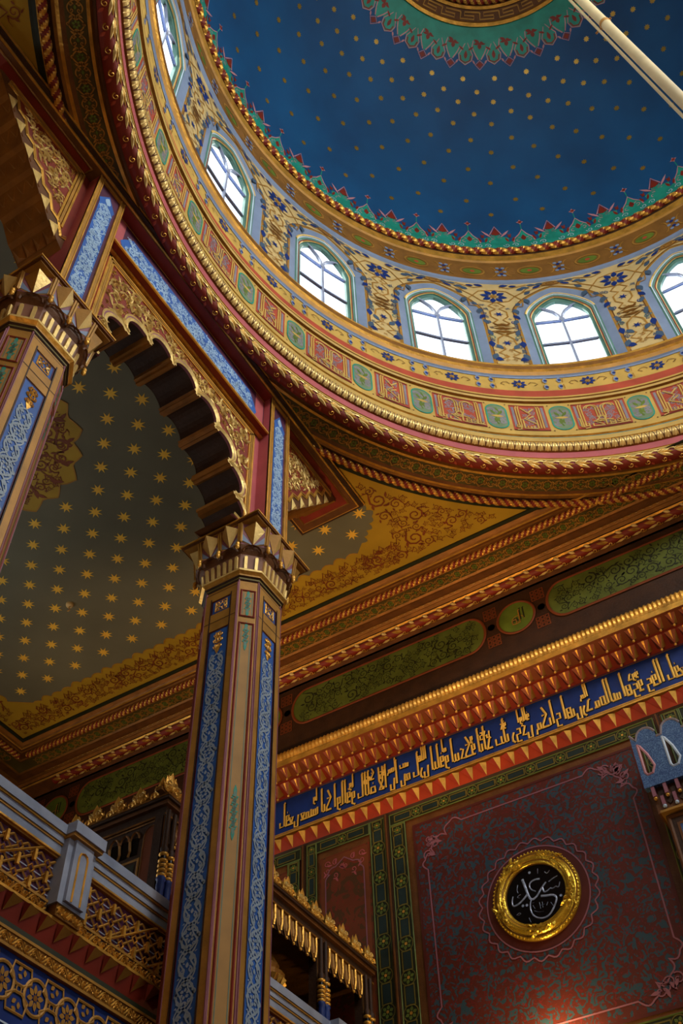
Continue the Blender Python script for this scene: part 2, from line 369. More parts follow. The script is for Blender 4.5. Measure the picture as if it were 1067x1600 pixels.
# ================================================================== THE ROOM
XW0, XW1, YW0, YW1 = -8.95, 10.75, -1.75, 7.62
def walls():
    m = MB(); m.box(XW0-.3, XW1+.3, YW0-.3, YW1+.3, -1.8, -1.6, STONE); m.build('floor', None, 'structure')
    m = MB(); ya = [YW0, .5, 1.9, 3.5, 4.9, YW1]
    for i in range(5):
        if i % 2 == 0: m.box(XW0-.3, XW0, ya[i], ya[i+1], -1.6, 8.3, PLASTER)
        else: m.box(XW0-.3, XW0, ya[i], ya[i+1], -1.6, 3.4, PLASTER); m.box(XW0-.3, XW0, ya[i], ya[i+1], 5.8, 8.3, PLASTER)
    m.build('wall_left', None, 'structure')
    for k, y in enumerate((1.2, 4.2)):  # unseen windows, added to go with the aisle ceiling's fill light
        f = MB()
        for a in (y-.7, y-.03, y+.64): f.box(XW0-.10, XW0-.04, a, a+.06, 3.4, 5.8, IRON)
        for z in (3.4, 4.55, 5.74): f.box(XW0-.10, XW0-.04, y-.7, y+.7, z, z+.06, IRON)
        w = f.build('window_%d' % (k+20), None, 'structure'); g = MB(); g.box(XW0-.075, XW0-.065, y-.69, y+.69, 3.41, 5.79, GLASS); g.build('pane', w)
    m = MB(); m.box(XW0, XW1, YW0-.3, YW0, -1.6, 8.3, PLASTER); m.build('wall_front', None, 'structure')
    m = MB()                                                        # right wall with three tall window openings
    ys = [YW0]
    for y in (.6, 3.0, 5.4): ys += [y-.8, y+.8]
    ys.append(YW1)
    for i in range(len(ys)-1):
        if i % 2 == 0: m.box(XW1-.15, XW1+.15, ys[i], ys[i+1], -1.6, 8.3, PLASTER)
        else: m.box(XW1-.15, XW1+.15, ys[i], ys[i+1], -1.6, 1.5, PLASTER); m.box(XW1-.15, XW1+.15, ys[i], ys[i+1], 5.3, 8.3, PLASTER)
    m.build('wall_right', None, 'structure')
    for k, y in enumerate((.6, 3.0, 5.4)):  # unseen windows, put in to supply light from the right
        f = MB()
        for a, b in ((y-.8, y-.72), (y-.04, y+.04), (y+.72, y+.8)): f.box(XW1-.02, XW1+.06, a, b, 1.5, 5.3, IRON)
        for z in (1.5, 2.7, 3.95, 5.22): f.box(XW1-.02, XW1+.06, y-.8, y+.8, z, z+.08, IRON)
        w = f.build('window_%d' % (k+17), None, 'structure')
        g = MB(); g.box(XW1+.015, XW1+.025, y-.79, y+.79, 1.51, 5.29, GLASS); g.build('pane', w)
walls()

# ---- far wall: painted panelling, inscription and carved bands
SB = s_back(YW1)
def cells(mb, S, u0, u1, v0, v1, horiz, per):
    """a green painted border: gold lines, oblong cells, a rosette between every two"""
    rect(mb, S, u0, u1, v0, v1, DKGREEN, .012); frame(mb, S, u0, u1, v0, v1, .014, GREEN, .016, .004)
    a0, a1, c0, c1 = (u0, u1, v0, v1) if horiz else (v0, v1, u0, u1); Sx = S if horiz else swap(S)
    n = max(1, round((a1-a0)/per)); p = (a1-a0)/n; w = c1-c0; cm = (c0+c1)/2
    for k in range(n):
        s = a0+k*p
        frame(mb, Sx, s+.13*p+.02, s+.87*p-.02, c0+.2*w, c1-.2*w, .011, OLIVE, .018)
        rect(mb, Sx, s+.13*p+.035, s+.87*p-.035, c0+.2*w+.014, c1-.2*w-.014, CELL, .0165)
        if k:
            flower(mb, Sx, (s, cm), .34*w, 6, GREEN, .018, GOLD); ring(mb, Sx, (s, cm), .4*w, .008, OLIVE, .019)
def corner_square(mb, S, u, v, w):
    frame(mb, S, u-w, u+w, v-w, v+w, .012, OLIVE, .018); flower(mb, S, (u, v), .7*w, 8, GREEN, .0185, GOLD)
def back_wall():
    m = MB(); m.box(XW0, XW1, YW1, YW1+.3, -1.6, 8.3, BROWN); w = m.build('wall_back', None, 'structure')
    # large damask panel with its border
    for (x0, x1, big) in ((-3.63, -1.437, True), (-4.655, -4.095, False), (-5.75, -4.96, False), (-.83, .9, True)):
        p = MB(); z1 = 5.695; z0 = 3.46 if big else 2.3
        rect(p, SB, x0, x1, z0, z1, DAMASK if big else PANELRED, .008)
        if big:
            i = .10                                                   # rose line with lobed corners
            L = []; lobes = [(.02, .40), (.0, .30), (.10, .26), (.12, .14), (.24, .12), (.28, .0), (.40, .02)]
            for (cx, cz, sx, sz) in ((x1-i, z1-i, 1, 1), (x0+i, z1-i, -1, 1), (x0+i, z0+i, -1, -1), (x1-i, z0+i, 1, -1)):
                pts = []
                for (ax, az), (bx, bz) in zip(lobes[:-1], lobes[1:]):
                    for t in range(6):
                        f = t/6; bl = .055*sin(pi*f); nx, nz = (bz-az), -(bx-ax); q = sqrt(nx*nx+nz*nz)
                        pts.append((ax+(bx-ax)*f-abs(nx)/q*bl*.7+.05*f*0, az+(bz-az)*f-abs(nz)/q*bl*.7))
                pts.append(lobes[-1]); pts = [(cx-sx*px, cz-sz*pz) for px, pz in pts]
                if sx*sz < 0: pts = pts[::-1]
                L += pts
                for q in range(16):
                    qx, qz = .02+.33*random.random(), .02+.33*random.random()
                    if qx+qz > .30: continue
                    a = random.random()*6
                    spiral(p, SB, (cx-sx*qx, cz-sz*qz), .05, a, 1.2*random.choice((1, -1)), MAUVE, .012, .0145)
                    leaf(p, SB, (cx-sx*qx, cz-sz*qz), a+2, .08, .03, MAUVE, .0160)
            ribbon(p, SB, L, .013, MAUVE, .012, 1, 0, True)
            frame(p, SB, x0, x1, z0, z1, .025, DRED, .012)
        else:
            hw = (x1-x0)/2-.07; xc = (x0+x1)/2; zt = z1-.07
            A = [(xc-hw, z0+.1), (xc-hw, zt-.26)]+ell((xc-hw+.05, zt-.2), .05, .06, 5, pi, pi*.5)+ell((xc-hw*.52, zt-.13), .075, .06, 5, pi, pi*.45)+[(xc, zt)]
            A = A+[(2*xc-a, b) for a, b in A[::-1][1:]]
            fill(p, SB, [(x0+.02, z0), (x0+.02, z1-.02), (x1-.02, z1-.02), (x1-.02, z0)], RUST, .010)
            fill(p, SB, A, PANELRED, .013); ribbon(p, SB, A, .012, MAUVE, .015)
            for sx in (-1, 1):
                for q in range(5):
                    spiral(p, SB, (xc+sx*(hw-.02-.09*(q % 3)), zt-.02-.07*(q//2)), .035, q, 1.2, PINK, .009, .0135)
                    leaf(p, SB, (xc+sx*(hw-.02-.09*(q % 3)), zt-.04-.07*(q//2)), q*1.3, .06, .022, PINK, .0135)
        p.build('painted_panel', w)
    for (x0, x1, z0, z1, hz, per) in ((-3.87, -1.20, 5.765, 5.895, True, .30), (-3.87, -3.70, 2.2, 5.765, False, .30), (-4.085, -3.915, 2.2, 5.895, False, .30),
                                      (-4.70, -4.085, 5.765, 5.895, True, .30), (-4.80, -4.68, 2.2, 5.895, False, .30), (-5.9, -4.86, 5.765, 5.895, True, .3),
                                      (-1.37, -1.20, 2.2, 5.765, False, .30), (-1.13, -.97, 2.2, 5.895, False, .3), (-.97, 1.1, 5.765, 5.895, True, .3), (-3.66, -1.40, 3.28, 3.43, True, .30), (-5.02, -4.88, 2.2, 5.765, False, .3)):
        p = MB(); cells(p, SB, x0, x1, z0, z1, hz, per)
        if not hz: corner_square(p, SB, (x0+x1)/2, 5.83 if z1 > 5.8 else 5.70, .055)
        p.build('painted_border', w)
    for x in (-3.893, -1.165, -4.83, .95):
        p = MB(); p.box(x-.022, x+.022, YW1-.03, YW1, -1.0, 5.90, DKBROWN)
        p.box(x-.007, x+.007, YW1-.042, YW1-.03, -1.0, 5.90, BROWN); p.build('groove_bead', w)
    # scalloped halo painted round the roundel
    p = MB(); c = (-2.545, 4.61); pts = []
    for k in range(26):
        for t in range(6):
            a = 2*pi*(k+t/6)/26; pts.append((c[0]+(.50+.035*abs(cos(pi*t/6))**1.5)*cos(a), c[1]+(.50+.035*abs(cos(pi*t/6))**1.5)*sin(a)))
    fill(p, SB, ell(c, .46, .46, 48), DRED, .011); ribbon(p, SB, pts, .012, MAUVE, .014, 1, 0, True); ring(p, SB, c, .455, .012, MAUVE, .014, None, 60)
    p.build('painted_halo', w)
    return w
back_wall()

# ---- inscription: angular strokes, read right to left
KW = .15
def K(*a): return list(a)
def glyph(ch):
    """strokes of one joined letter in units of the tall stem; x grows leftwards; returns strokes and advance"""
    T = 1.0; B = 0.0
    if ch == 'A': return [[(.1, 0), (.1, T), (.02, T+.03)]], .25, False
    if ch == 'l': return [[(.1, T), (.1, 0), (.30, 0)], [(.1, T), (.0, T+.03)]], .27, True
    if ch == 'L': return [[(.1, T), (.1, 0), (.5, 0), (.5, .2)], [(.1, T), (.0, T+.03)]], .62, False
    if ch == 'X': return [[(.08, T), (.12, .35), (.42, 0), (.05, 0), (.05, .1)], [(.42, T), (.40, .4), (.1, 0)]], .55, False
    if ch == 'b': return [[(.1, .3), (.1, 0), (.26, 0)]], .24, True
    if ch == 'B': return [[(.1, .3), (.1, 0), (.55, 0), (.55, .26)]], .68, False
    if ch == 'n': return [[(.05, .28), (.1, 0), (.1, -.2), (.4, -.2), (.4, .05)]], .5, False
    if ch == 'y': return [[(.3, .34), (.06, .34), (.06, .12), (.36, .12), (.36, -.18), (.0, -.18)]], .5, False
    if ch == 'm': return [[(0, 0), (.08, .0), (.08, .24), (.3, .24), (.3, 0), (.08, 0), (.44, 0)]], .42, True
    if ch == 'M': return [[(0, 0), (.08, .0), (.08, .24), (.3, .24), (.3, 0), (.08, 0), (.4, 0), (.46, -.2)]], .55, False
    if ch == 'f': return [[(0, 0), (.36, 0)], [(.26, 0), (.26, .42), (.04, .42), (.04, .2), (.26, .2)], [(.12, .56), (.18, .56)]], .36, True
    if ch == 'w': return [[(.28, .1), (.06, .1), (.06, .36), (.28, .36), (.28, -.12), (.0, -.2)]], .42, False
    if ch == 'r': return [[(.06, .26), (.2, .08), (.2, -.08), (.02, -.18)]], .3, False
    if ch == 'd': return [[(.3, .42), (.06, .36), (.3, .0), (.0, .0)]], .42, False
    if ch == 'k': return [[(.0, 0), (.52, 0)], [(.44, 0), (.44, .12), (.05, .5), (.4, .5)], [(.05, .5), (.32, .86)]], .54, True
    if ch == 'j': return [[(.04, .44), (.2, .4), (.42, 0)], [(.0, 0), (.52, 0)]], .5, True
    if ch == 's': return [[(.04, .26), (.04, 0), (.66, 0)], [(.24, .26), (.24, 0)], [(.44, .3), (.44, 0)]], .6, True
    if ch == 'h': return [[(0, 0), (.4, 0)], [(.06, 0), (.06, .4), (.34, .4), (.34, 0)], [(.06, .2), (.34, .2)]], .44, True
    if ch == 'H': return [[(.06, 0), (.06, .34), (.32, .34), (.32, 0), (.06, 0)]], .44, False
    if ch == 'E': return [[(0, 0), (.4, 0)], [(.2, 0), (.04, .28), (.36, .28), (.2, 0)]], .4, True
    if ch == 'z': return [[(0, 0), (.5, 0)], [(.06, 0), (.06, .26), (.4, .26), (.4, 0)], [(.1, T*.9), (.1, 0)]], .5, True
    if ch == 'D': return [[(0, 0), (.54, 0)], [(.06, 0), (.1, .24), (.42, .24), (.46, 0)], [(.2, .4), (.26, .4)]], .56, True
    return [], .12, False
def word_width(wd): return sum(glyph(c)[1] for c in wd)
def draw_word(mb, S, wd, x_right, base, H, hs, m, h=.01, w=None, edge=None):
    """hs: width of one unit; S has u growing to the right"""
    x = x_right; w = w or KW*H*.8
    for c in wd:
        st, adv, _ = glyph(c)
        for pts in st:
            if edge: ribbon(mb, S, [(x-px*hs+.006, base+pz*H-.006) for px, pz in pts], w+.008, edge, h-.003)  # dark copy shifted down and right: a shadow edge painted under the stroke
            ribbon(mb, S, [(x-px*hs, base+pz*H) for px, pz in pts], w, m, h, 1, .003)
        x -= adv*hs
    return x
# (lower word, upper word), in reading order
TEXT = [('Alfy', ''), ('fyhA', 'fwj'), ('sAlHm', ''), ('jrnbhA', 'AlM'), ('yAbkM', ''), ('ndyr', 'fAlwA'), ('blB', 'fd'), ('jAbA', 'ndyr'), ('fkdbbA', 'w'), ('wflbA', 'mA'),
        ('nrL', 'Allh'), ('mn', 'sB'), ('An', 'AbbM'), ('AX', 'fy'), ('DlAL', 'kbyr'), ('wfAlwA', 'lw'), ('kbA', ''), ('bsmE', 'Aw'), ('nEfL', '')]
def trims_back():
    P = p_back
    # teeth band: vermilion with gilded triangular teeth
    m = MB(); extr(m, P, [(7.56, 6.085), (7.53, 6.075), (7.53, 6.055), (7.56, 6.05), (7.60, 5.925), (7.62, 5.90)], [DKGOLD, GOLD, DKGOLD, ORANGE, DKBROWN], XW0, XW1)
    x = -6.2
    while x < 4.5:
        A, B, Cc = (x, 7.558, 6.045), (x+.13, 7.558, 6.045), (x+.10, 7.598, 5.93)
        T = (x+.072, 7.518, 6.032)
        m.add([A, B, Cc, T], [(0, 3, 2)], ORANGE); m.add([A, B, Cc, T], [(3, 1, 2)], GOLD); m.add([A, B, T], [(0, 1, 2)], DKGOLD); x += .143
    trim(m)
    # inscription band
    m = MB(); extr(m, P, [(7.56, 6.515), (7.555, 6.085)], [NAVY], XW0, XW1)
    S = s_back(7.556)
    rect(m, S, -6.5, 1.5, 6.095, 6.107, GOLD, .006); rect(m, S, -6.5, 1.5, 6.49, 6.50, DKGOLD, .006)
    tot = sum(max(word_width(a), .62*word_width(b)) + .16 for a, b in TEXT); x1, x0 = -.98, -5.12; hs = (x1-x0)/tot; x = x1
    for a, b in TEXT:
        adv = max(word_width(a), .62*word_width(b))+.16
        draw_word(m, S, a, x, 6.175, .27, hs, LETTER, .006, .021, BLACK)
        if b: draw_word(m, S, b, x-.10*hs, 6.175+.155, .15, hs*.62, LETTER, .008, .017, BLACK)
        x -= adv*hs
    x2 = x1
    for a, b in TEXT[::-1]:                                            # the verse runs on past the hood on the right
        adv = max(word_width(a), .62*word_width(b))+.16; x2 += adv*hs
        if x2 > 1.3: break
        draw_word(m, S, a, x2, 6.175, .27, hs, LETTER, .006, .021, BLACK)
    trim(m)
    # hanging niche-work: two tiers of little pendants under a shelf
    m = MB(); extr(m, P, [(7.24, 6.69), (7.24, 6.655), (7.40, 6.60), (7.40, 6.56), (7.56, 6.515)], [GOLD, RUST, RED, RED], XW0, XW1)
    x = -6.3; q = 0
    while x < 4.5:
        for (dx, y, z, r, hh, mm, kn) in ((0, 7.27, 6.655, .052, .085, BRICK, GOLD), (.065, 7.40, 6.562, .052, .095, BRICK, GOLD)):
            px = x+dx
            top = [(px-r, y-.012, z), (px+r, y-.012, z), (px+r, y+.13, z-.02), (px-r, y+.13, z-.02)]
            tip = (px, y+.075, z-hh)
            m.add(top+[tip], [(0, 1, 4)], RUSTOR); m.add(top+[tip], [(1, 2, 4)], OCHRE); m.add(top+[tip], [(3, 0, 4)], DRED)
            m.ball((px, y+.07, z-hh-.012), .014, kn, 6, 4)
            m.add([(px-.012, y-.014, z), (px+.012, y-.014, z), (px, y+.04, z-hh*.75)], [(0, 1, 2)], GOLD)
        x += .130
    trim(m)
    # ribbed torus and shelf
    m = MB(); S = half(P, 7.33, 6.80, .085)
    n = int((XW1-XW0)/.022); n = int(8.2/.022); rows = []
    for i in range(n+1):
        s = -6.6+.022*i; r = 0 if i % 2 else -.014
        rows.append([S(s, -.9+2.6*j/8, r) for j in range(9)])
    m.grid(rows, GOLD); extr(m, P, [(7.42, 6.90), (7.33, 6.885)], [DKBROWN], XW0, XW1); extr(m, P, [(7.28, 6.725), (7.24, 6.715), (7.24, 6.69)], [DKGOLD, GOLD], XW0, XW1)
    trim(m)
    # cartouche frieze
    m = MB(); yF = 7.42; S = s_back(yF)
    extr(m, P, [(yF, 7.86), (yF, 6.88)], [DKBROWN], XW0, XW1)
    per = 3.055; zc = 7.50; hh = .235
    for k in range(-1, 4):
        xc = -2.157+per*(k-2)
        a, b = xc+.35+.0, xc+per-.35; r = hh
        pts = ell((b-r*.8, zc), r*.8, r, 14, -pi/2, pi/2)+ell((a+r*.8, zc), r*.8, r, 14, pi/2, 3*pi/2)
        pts = [p for p in pts if XW0 < p[0]]
        if len(pts) < 10: continue
        fill(m, S, pts, GREEN, .006); ribbon(m, S, pts, .03, RUST, .012, 1, .006, True)
        scrolls(m, S, lambda u, v, r_: a+.08+r_ < u < b-.08-r_ and u-r_ > XW0 and abs(v-zc) < hh-.02-r_, 90, .035, .085, DKGREEN, .009, 40+k, (a, b, zc-hh, zc+hh), .2)
        if xc > XW0+.2:
            disc(m, S, (xc, zc), .2, LEAFG, .006); ring(m, S, (xc, zc), .205, .028, RUST, .012, None, 28, .006)
            draw_word(m, S, 'AlM', xc+.10, zc-.05, .15, .15, DKGREEN, .010, .014); draw_word(m, S, 'lH', xc+.05, zc-.09, .17, .16, OCHRE, .012, .012)
            spiral(m, S, (xc, zc-.06), .09, 0, 1, OCHRE, .01, .010)
            for sx in (-1, 1):
                for sz in (-1, 1):
                    for q in range(3):
                        for t in range(3): frame(m, S, xc+sx*.27-.075+.05*q, xc+sx*.27-.03+.05*q, zc+sz*.19-.075+.05*t, zc+sz*.19-.03+.05*t, .010, RUST, .006)
                    disc(m, S, (xc+sx*.28, zc), .04, RUST, .008)
    trim(m)
trims_back()

# ---- cornices under the flat ceiling, along the far wall and the left wall
def cornice(P, s0, s1, lo, hi):
    m = MB()
    prof = [(6.60, 8.0), (6.635, 8.0), (6.66, 8.015), (6.70, 8.0), (6.715, 7.985), (6.735, 7.985), (6.75, 8.0), (6.775, 8.005), (6.785, 7.99), (6.80, 7.995), (6.88, 7.995), (6.90, 7.985), (6.915, 7.99),
            (7.055, 7.985), (7.075, 7.97), (7.10, 7.975), (7.18, 7.97), (7.205, 7.955), (7.22, 7.965), (7.255, 7.95), (7.275, 7.955), (7.29, 7.94), (7.40, 7.90), (7.42, 7.86), (7.42, 7.83)]
    ms = [DKGREEN, DKGREEN, AMBER, DKGOLD, GOLD, DKGOLD, BROWN, DKGOLD, BROWN, BROWN, DKGOLD, BROWN, BANDG, DKGOLD, BROWN, BROWN, DKGOLD, BROWN, AMBER, DKBROWN, GOLD, BROWN, BROWN, RED]
    extr(m, P, prof, ms, s0, s1)
    rope(m, P, 6.84, 7.975, .034, .062, lo, hi, GOLD, RED, 12)
    Sg = lambda u, v, h=0: P(u, 6.985+v, 7.987-h)
    lattice_vine(m, Sg, lo, hi, 0, .062, .10, .010, OCHRE, .004, LEAFG)
    n = int((hi-lo)/.075); Sd = half(P, 7.14, 7.968, .03)                 # small gilt leaf-and-dart
    for k in range(n):
        u = lo+(k+.5)*.075
        leaf(m, Sd, (u-.03, pi/2-.6*.03), .35, .080, .050, GOLD, .006, .008); leaf(m, Sd, (u+.02, pi/2+.3), -.8, .055, .03, PALE, .004, .006)
    Sa = half(P, 7.345, 7.935, .055); rows = [[Sa(lo+(hi-lo)*i/60, .3+2.2*j/7) for j in range(8)] for i in range(61)]
    m.grid(rows, RED, smooth=True)
    Sa2 = lambda u, v, h=0: Sa(u, 1.35+v/.055, h)
    n = int((hi-lo)/.17)
    for k in range(n):
        u = lo+(k+.5)*.17
        for q, (a, L) in enumerate(((2.6, .10), (2.95, .11), (3.4, .11), (3.8, .09))):
            leaf(m, Sa2, (u+.075-.01*q, .05-.03*q), a, L*1.15, .038, GOLD if q % 2 == 0 else PALE, .004, .012)
        spiral(m, Sa2, (u+.07, .02), .035, 0, 1.2, GOLD, .012, .006, .006)
    return m
m = cornice(p_back, back_s0, XW1, -8.3, 2.2); trim(m)
m = cornice(p_left, YW0, left_s1, 3.0, 6.8); trim(m)
m = MB(); m.box(XW0, XW1, 7.42, YW1, 7.84, 8.3, DKBROWN); trim(m)

# ---- flat ceiling with the round opening; painted star field with a gold border
def ceiling():
    m = MB(); n = 96; R = 3.72
    circ = [(CX+R*cos(2*pi*i/n), CY+R*sin(2*pi*i/n)) for i in range(n)]
    outer = []
    for x, y in circ:
        dx, dy = x-CX, y-CY; t = min(((XW1 if dx > 0 else XW0)-CX)/dx if abs(dx) > 1e-6 else 1e9, ((YW1 if dy > 0 else YW0)-CY)/dy if abs(dy) > 1e-6 else 1e9)
        outer.append((CX+dx*t, CY+dy*t))
    z = 8.03
    m.grid([[(x, y, z) for x, y in circ], [(x, y, z) for x, y in outer]], BROWN, cv=True)
    for (cx, cy) in ((XW0, YW0), (XW0, YW1), (XW1, YW0), (XW1, YW1)):
        pass
    # fill the four corners left by the radial fan
    for i in range(n):
        a, b = outer[i], outer[(i+1) % n]
        if abs(a[0]-b[0]) > 1e-4 and abs(a[1]-b[1]) > 1e-4:
            c = (a[0] if abs(a[0]-XW0) < 1e-4 or abs(a[0]-XW1) < 1e-4 else b[0], a[1] if abs(a[1]-YW0) < 1e-4 or abs(a[1]-YW1) < 1e-4 else b[1])
            m.poly([(a[0], a[1], z), (c[0], c[1], z), (b[0], b[1], z)], BROWN)
    ce = m.build('ceiling', None, 'structure')
    S = s_down(8.012)
    p = MB()
    # gold ground: aisle strip and the two corner triangles between aisle, wall and ring
    x0, y1, y0 = -8.17, 6.60, -.566
    Rg = 4.318
    xa = -2.9
    rect(p, S, x0, xa, y0, y1, GPAINT, 0)
    for sx in (1, -1):
        for sg in (1, -1):
            yy = y1 if sg > 0 else y0; lo = []; hi = []
            for k in range(41):
                x = xa+(CX-xa)*k/40; d = Rg*Rg-(x-CX)**2; yc = CY+sg*sqrt(d)
                if (yc-yy)*sg > 0: break
                xx = x if sx > 0 else 2*CX-x
                lo.append(S(xx, yc, 0)); hi.append(S(xx, yy, 0))
            p.grid([lo, hi], GPAINT)
    rect(p, S, 2*CX-xa, XW1-.5, y0, y1, GPAINT, 0)
    # keep the gold ground clear of the ring's mouldings
    # grey field with a scalloped edge
    fx0, fx1, fy0, fy1 = x0+.30, -2.95, y0+.38, y1-.40
    def scal(a, b, n, dx, dy, amp):
        L = []
        for k in range(n):
            for t in range(4):
                f = (k+t/4)/n; bl = amp*abs(sin(pi*(t/4)))
                if k % 3 == 1: bl += amp*.6*sin(pi*t/4)
                L.append((a[0]+(b[0]-a[0])*f+dx*bl, a[1]+(b[1]-a[1])*f+dy*bl))
        return L
    E = scal((fx1-.35, fy1), (fx0+.2, fy1), 30, 0, -1, .035)+scal((fx0, fy1-.2), (fx0, fy0+.2), 42, 1, 0, .03)+scal((fx0+.2, fy0), (fx1-.35, fy0), 30, 0, 1, .035)
    right = [(fx1-.25, fy0+.25), (fx1-.05, fy0+.55), (fx1-.02, fy0+.9), (fx1-.3, fy0+1.4), (fx1-.3, fy1-1.5), (fx1-.12, fy1-.95), (fx1+.0, fy1-.55), (fx1+.02, fy1-.35), (fx1-.12, fy1-.22), (fx1-.24, fy1-.1)]
    rs_ = []
    for q0, q1 in zip(right[:-1], right[1:]):
        L_ = sqrt((q1[0]-q0[0])**2+(q1[1]-q0[1])**2); rs_ += scal(q0, q1, max(1, round(L_/.11)), (q0[1]-q1[1])/L_*-1, (q1[0]-q0[0])/L_*-1, .032)
    right = rs_+[right[-1]]
    fill(p, S, E+right, GREY, .004)
    ribbon(p, S, E, .012, OCHRE, .006)
    # brown arabesque on the gold border
    Sv = swap(S)
    vine(p, Sv, y0+.3, y1-.5, x0+.15, .11, .6, .013, RUST, .006)
    for k in range(26):                                                # pine-shaped leaves standing on the border
        u = x0+.35+k*.205; s = .06
        if u < fx1+.2:
            ribbon(p, S, [(u-s, y1-.3), (u-.5*s, y1-.36), (u, y1-.30), (u+.7*s, y1-.37), (u+s, y1-.32)], .012, RUST, .006); spiral(p, S, (u, y1-.31), .035, 0, 1.3, RUST, .009, .006)
    random.seed(11)
    def corner_in(x, y, r):                                            # scrolls filling the corner triangles by the ring
        return sqrt((x-CX)**2+(y-CY)**2) > Rg+.07+r and y < y1-.07-r and (x > fx1+.07+r*.8 or y > fy1+.06+r) and x > fx1-.35
    scrolls(p, S, corner_in, 200, .025, .11, RUST, .006, 4, (-3.3, -.6, 5.3, y1), .22)
    for mx, my in ((1, 0), (0, 1), (1, 1)): scrolls(p, (lambda a, b: lambda u, v, h=0: S(2*CX-u if a else u, 2*CY-v if b else v, h))(mx, my), corner_in, 90, .03, .11, RUST, .006, 4, (-3.3, -.6, 5.3, y1), .22)
    scrolls(p, S, lambda x, y, r: y1-.33+r < y < y1-.05-r, 240, .018, .075, RUST, .0065, 8, (x0+.1, fx1, y1-.36, y1), .26)
    scrolls(p, S, lambda x, y, r: x0+.04+r < x < x0+.24-r, 60, .02, .055, RUST, .0065, 9, (x0, x0+.3, 2.5, y1-.3), .24)
    # gold medallion in the middle of the aisle
    c = (-5.55, 3.08); pts = []
    for k in range(20):
        for t in range(6):
            a = 2*pi*(k+t/6)/20; r = .86+.085*(1-abs(2*t/6-1))+(.02 if k % 2 else 0); pts.append((c[0]+r*cos(a), c[1]+r*sin(a)))
    fill(p, S, pts, GPAINT, .006); ribbon(p, S, pts, .014, OCHRE, .009, 1, 0, True)
    for k in range(20):
        Sm = place(S, c[0], c[1], 1, 1, 2*pi*k/20)
        for rr, s in ((.3, .5), (.52, .8), (.74, 1)):
            spiral(p, Sm, (rr, .05*s), .045*s, 0, 1.3, RUST, .012, .009); leaf(p, Sm, (rr, -.03*s), .5, .12*s, .05*s, RUST, .009); leaf(p, Sm, (rr+.06, .0), -.6, .1*s, .04*s, RUST, .0092)
        leaf(p, Sm, (.12, 0), 0, .16, .05, RUST, .009); ribbon(p, Sm, [(.1, .0), (.4, .05), (.62, -.03), (.82, .0)], .013, RUST, .0095)
    scrolls(p, S, lambda x, y, r: .10+r < sqrt((x-c[0])**2+(y-c[1])**2) < .86-r, 150, .03, .10, RUST, .010, 12, (c[0]-.9, c[0]+.9, c[1]-.9, c[1]+.9), .26)
    # gold stars on a centred square lattice
    i = 0
    for a in range(-40, 40):
        for b in range(-40, 40):
            if (a+b) % 2: continue
            x, y = -4.016+.2*a, 3.147+.2*b
            if not (fx0+.10 < x < fx1-.06 and fy0+.1 < y < fy1-.12): continue
            if (x-c[0])**2+(y-c[1])**2 < 1.03**2: continue
            if x > fx1-.3 and not (fy0+.55 < y < fy0+1.0 or fy1-1.0 < y < fy1-.25): continue
            star(p, S, (x, y), .076, .030, 8, STARG, .007, .2)
    p.build('painted_star_field', ce)
ceiling()

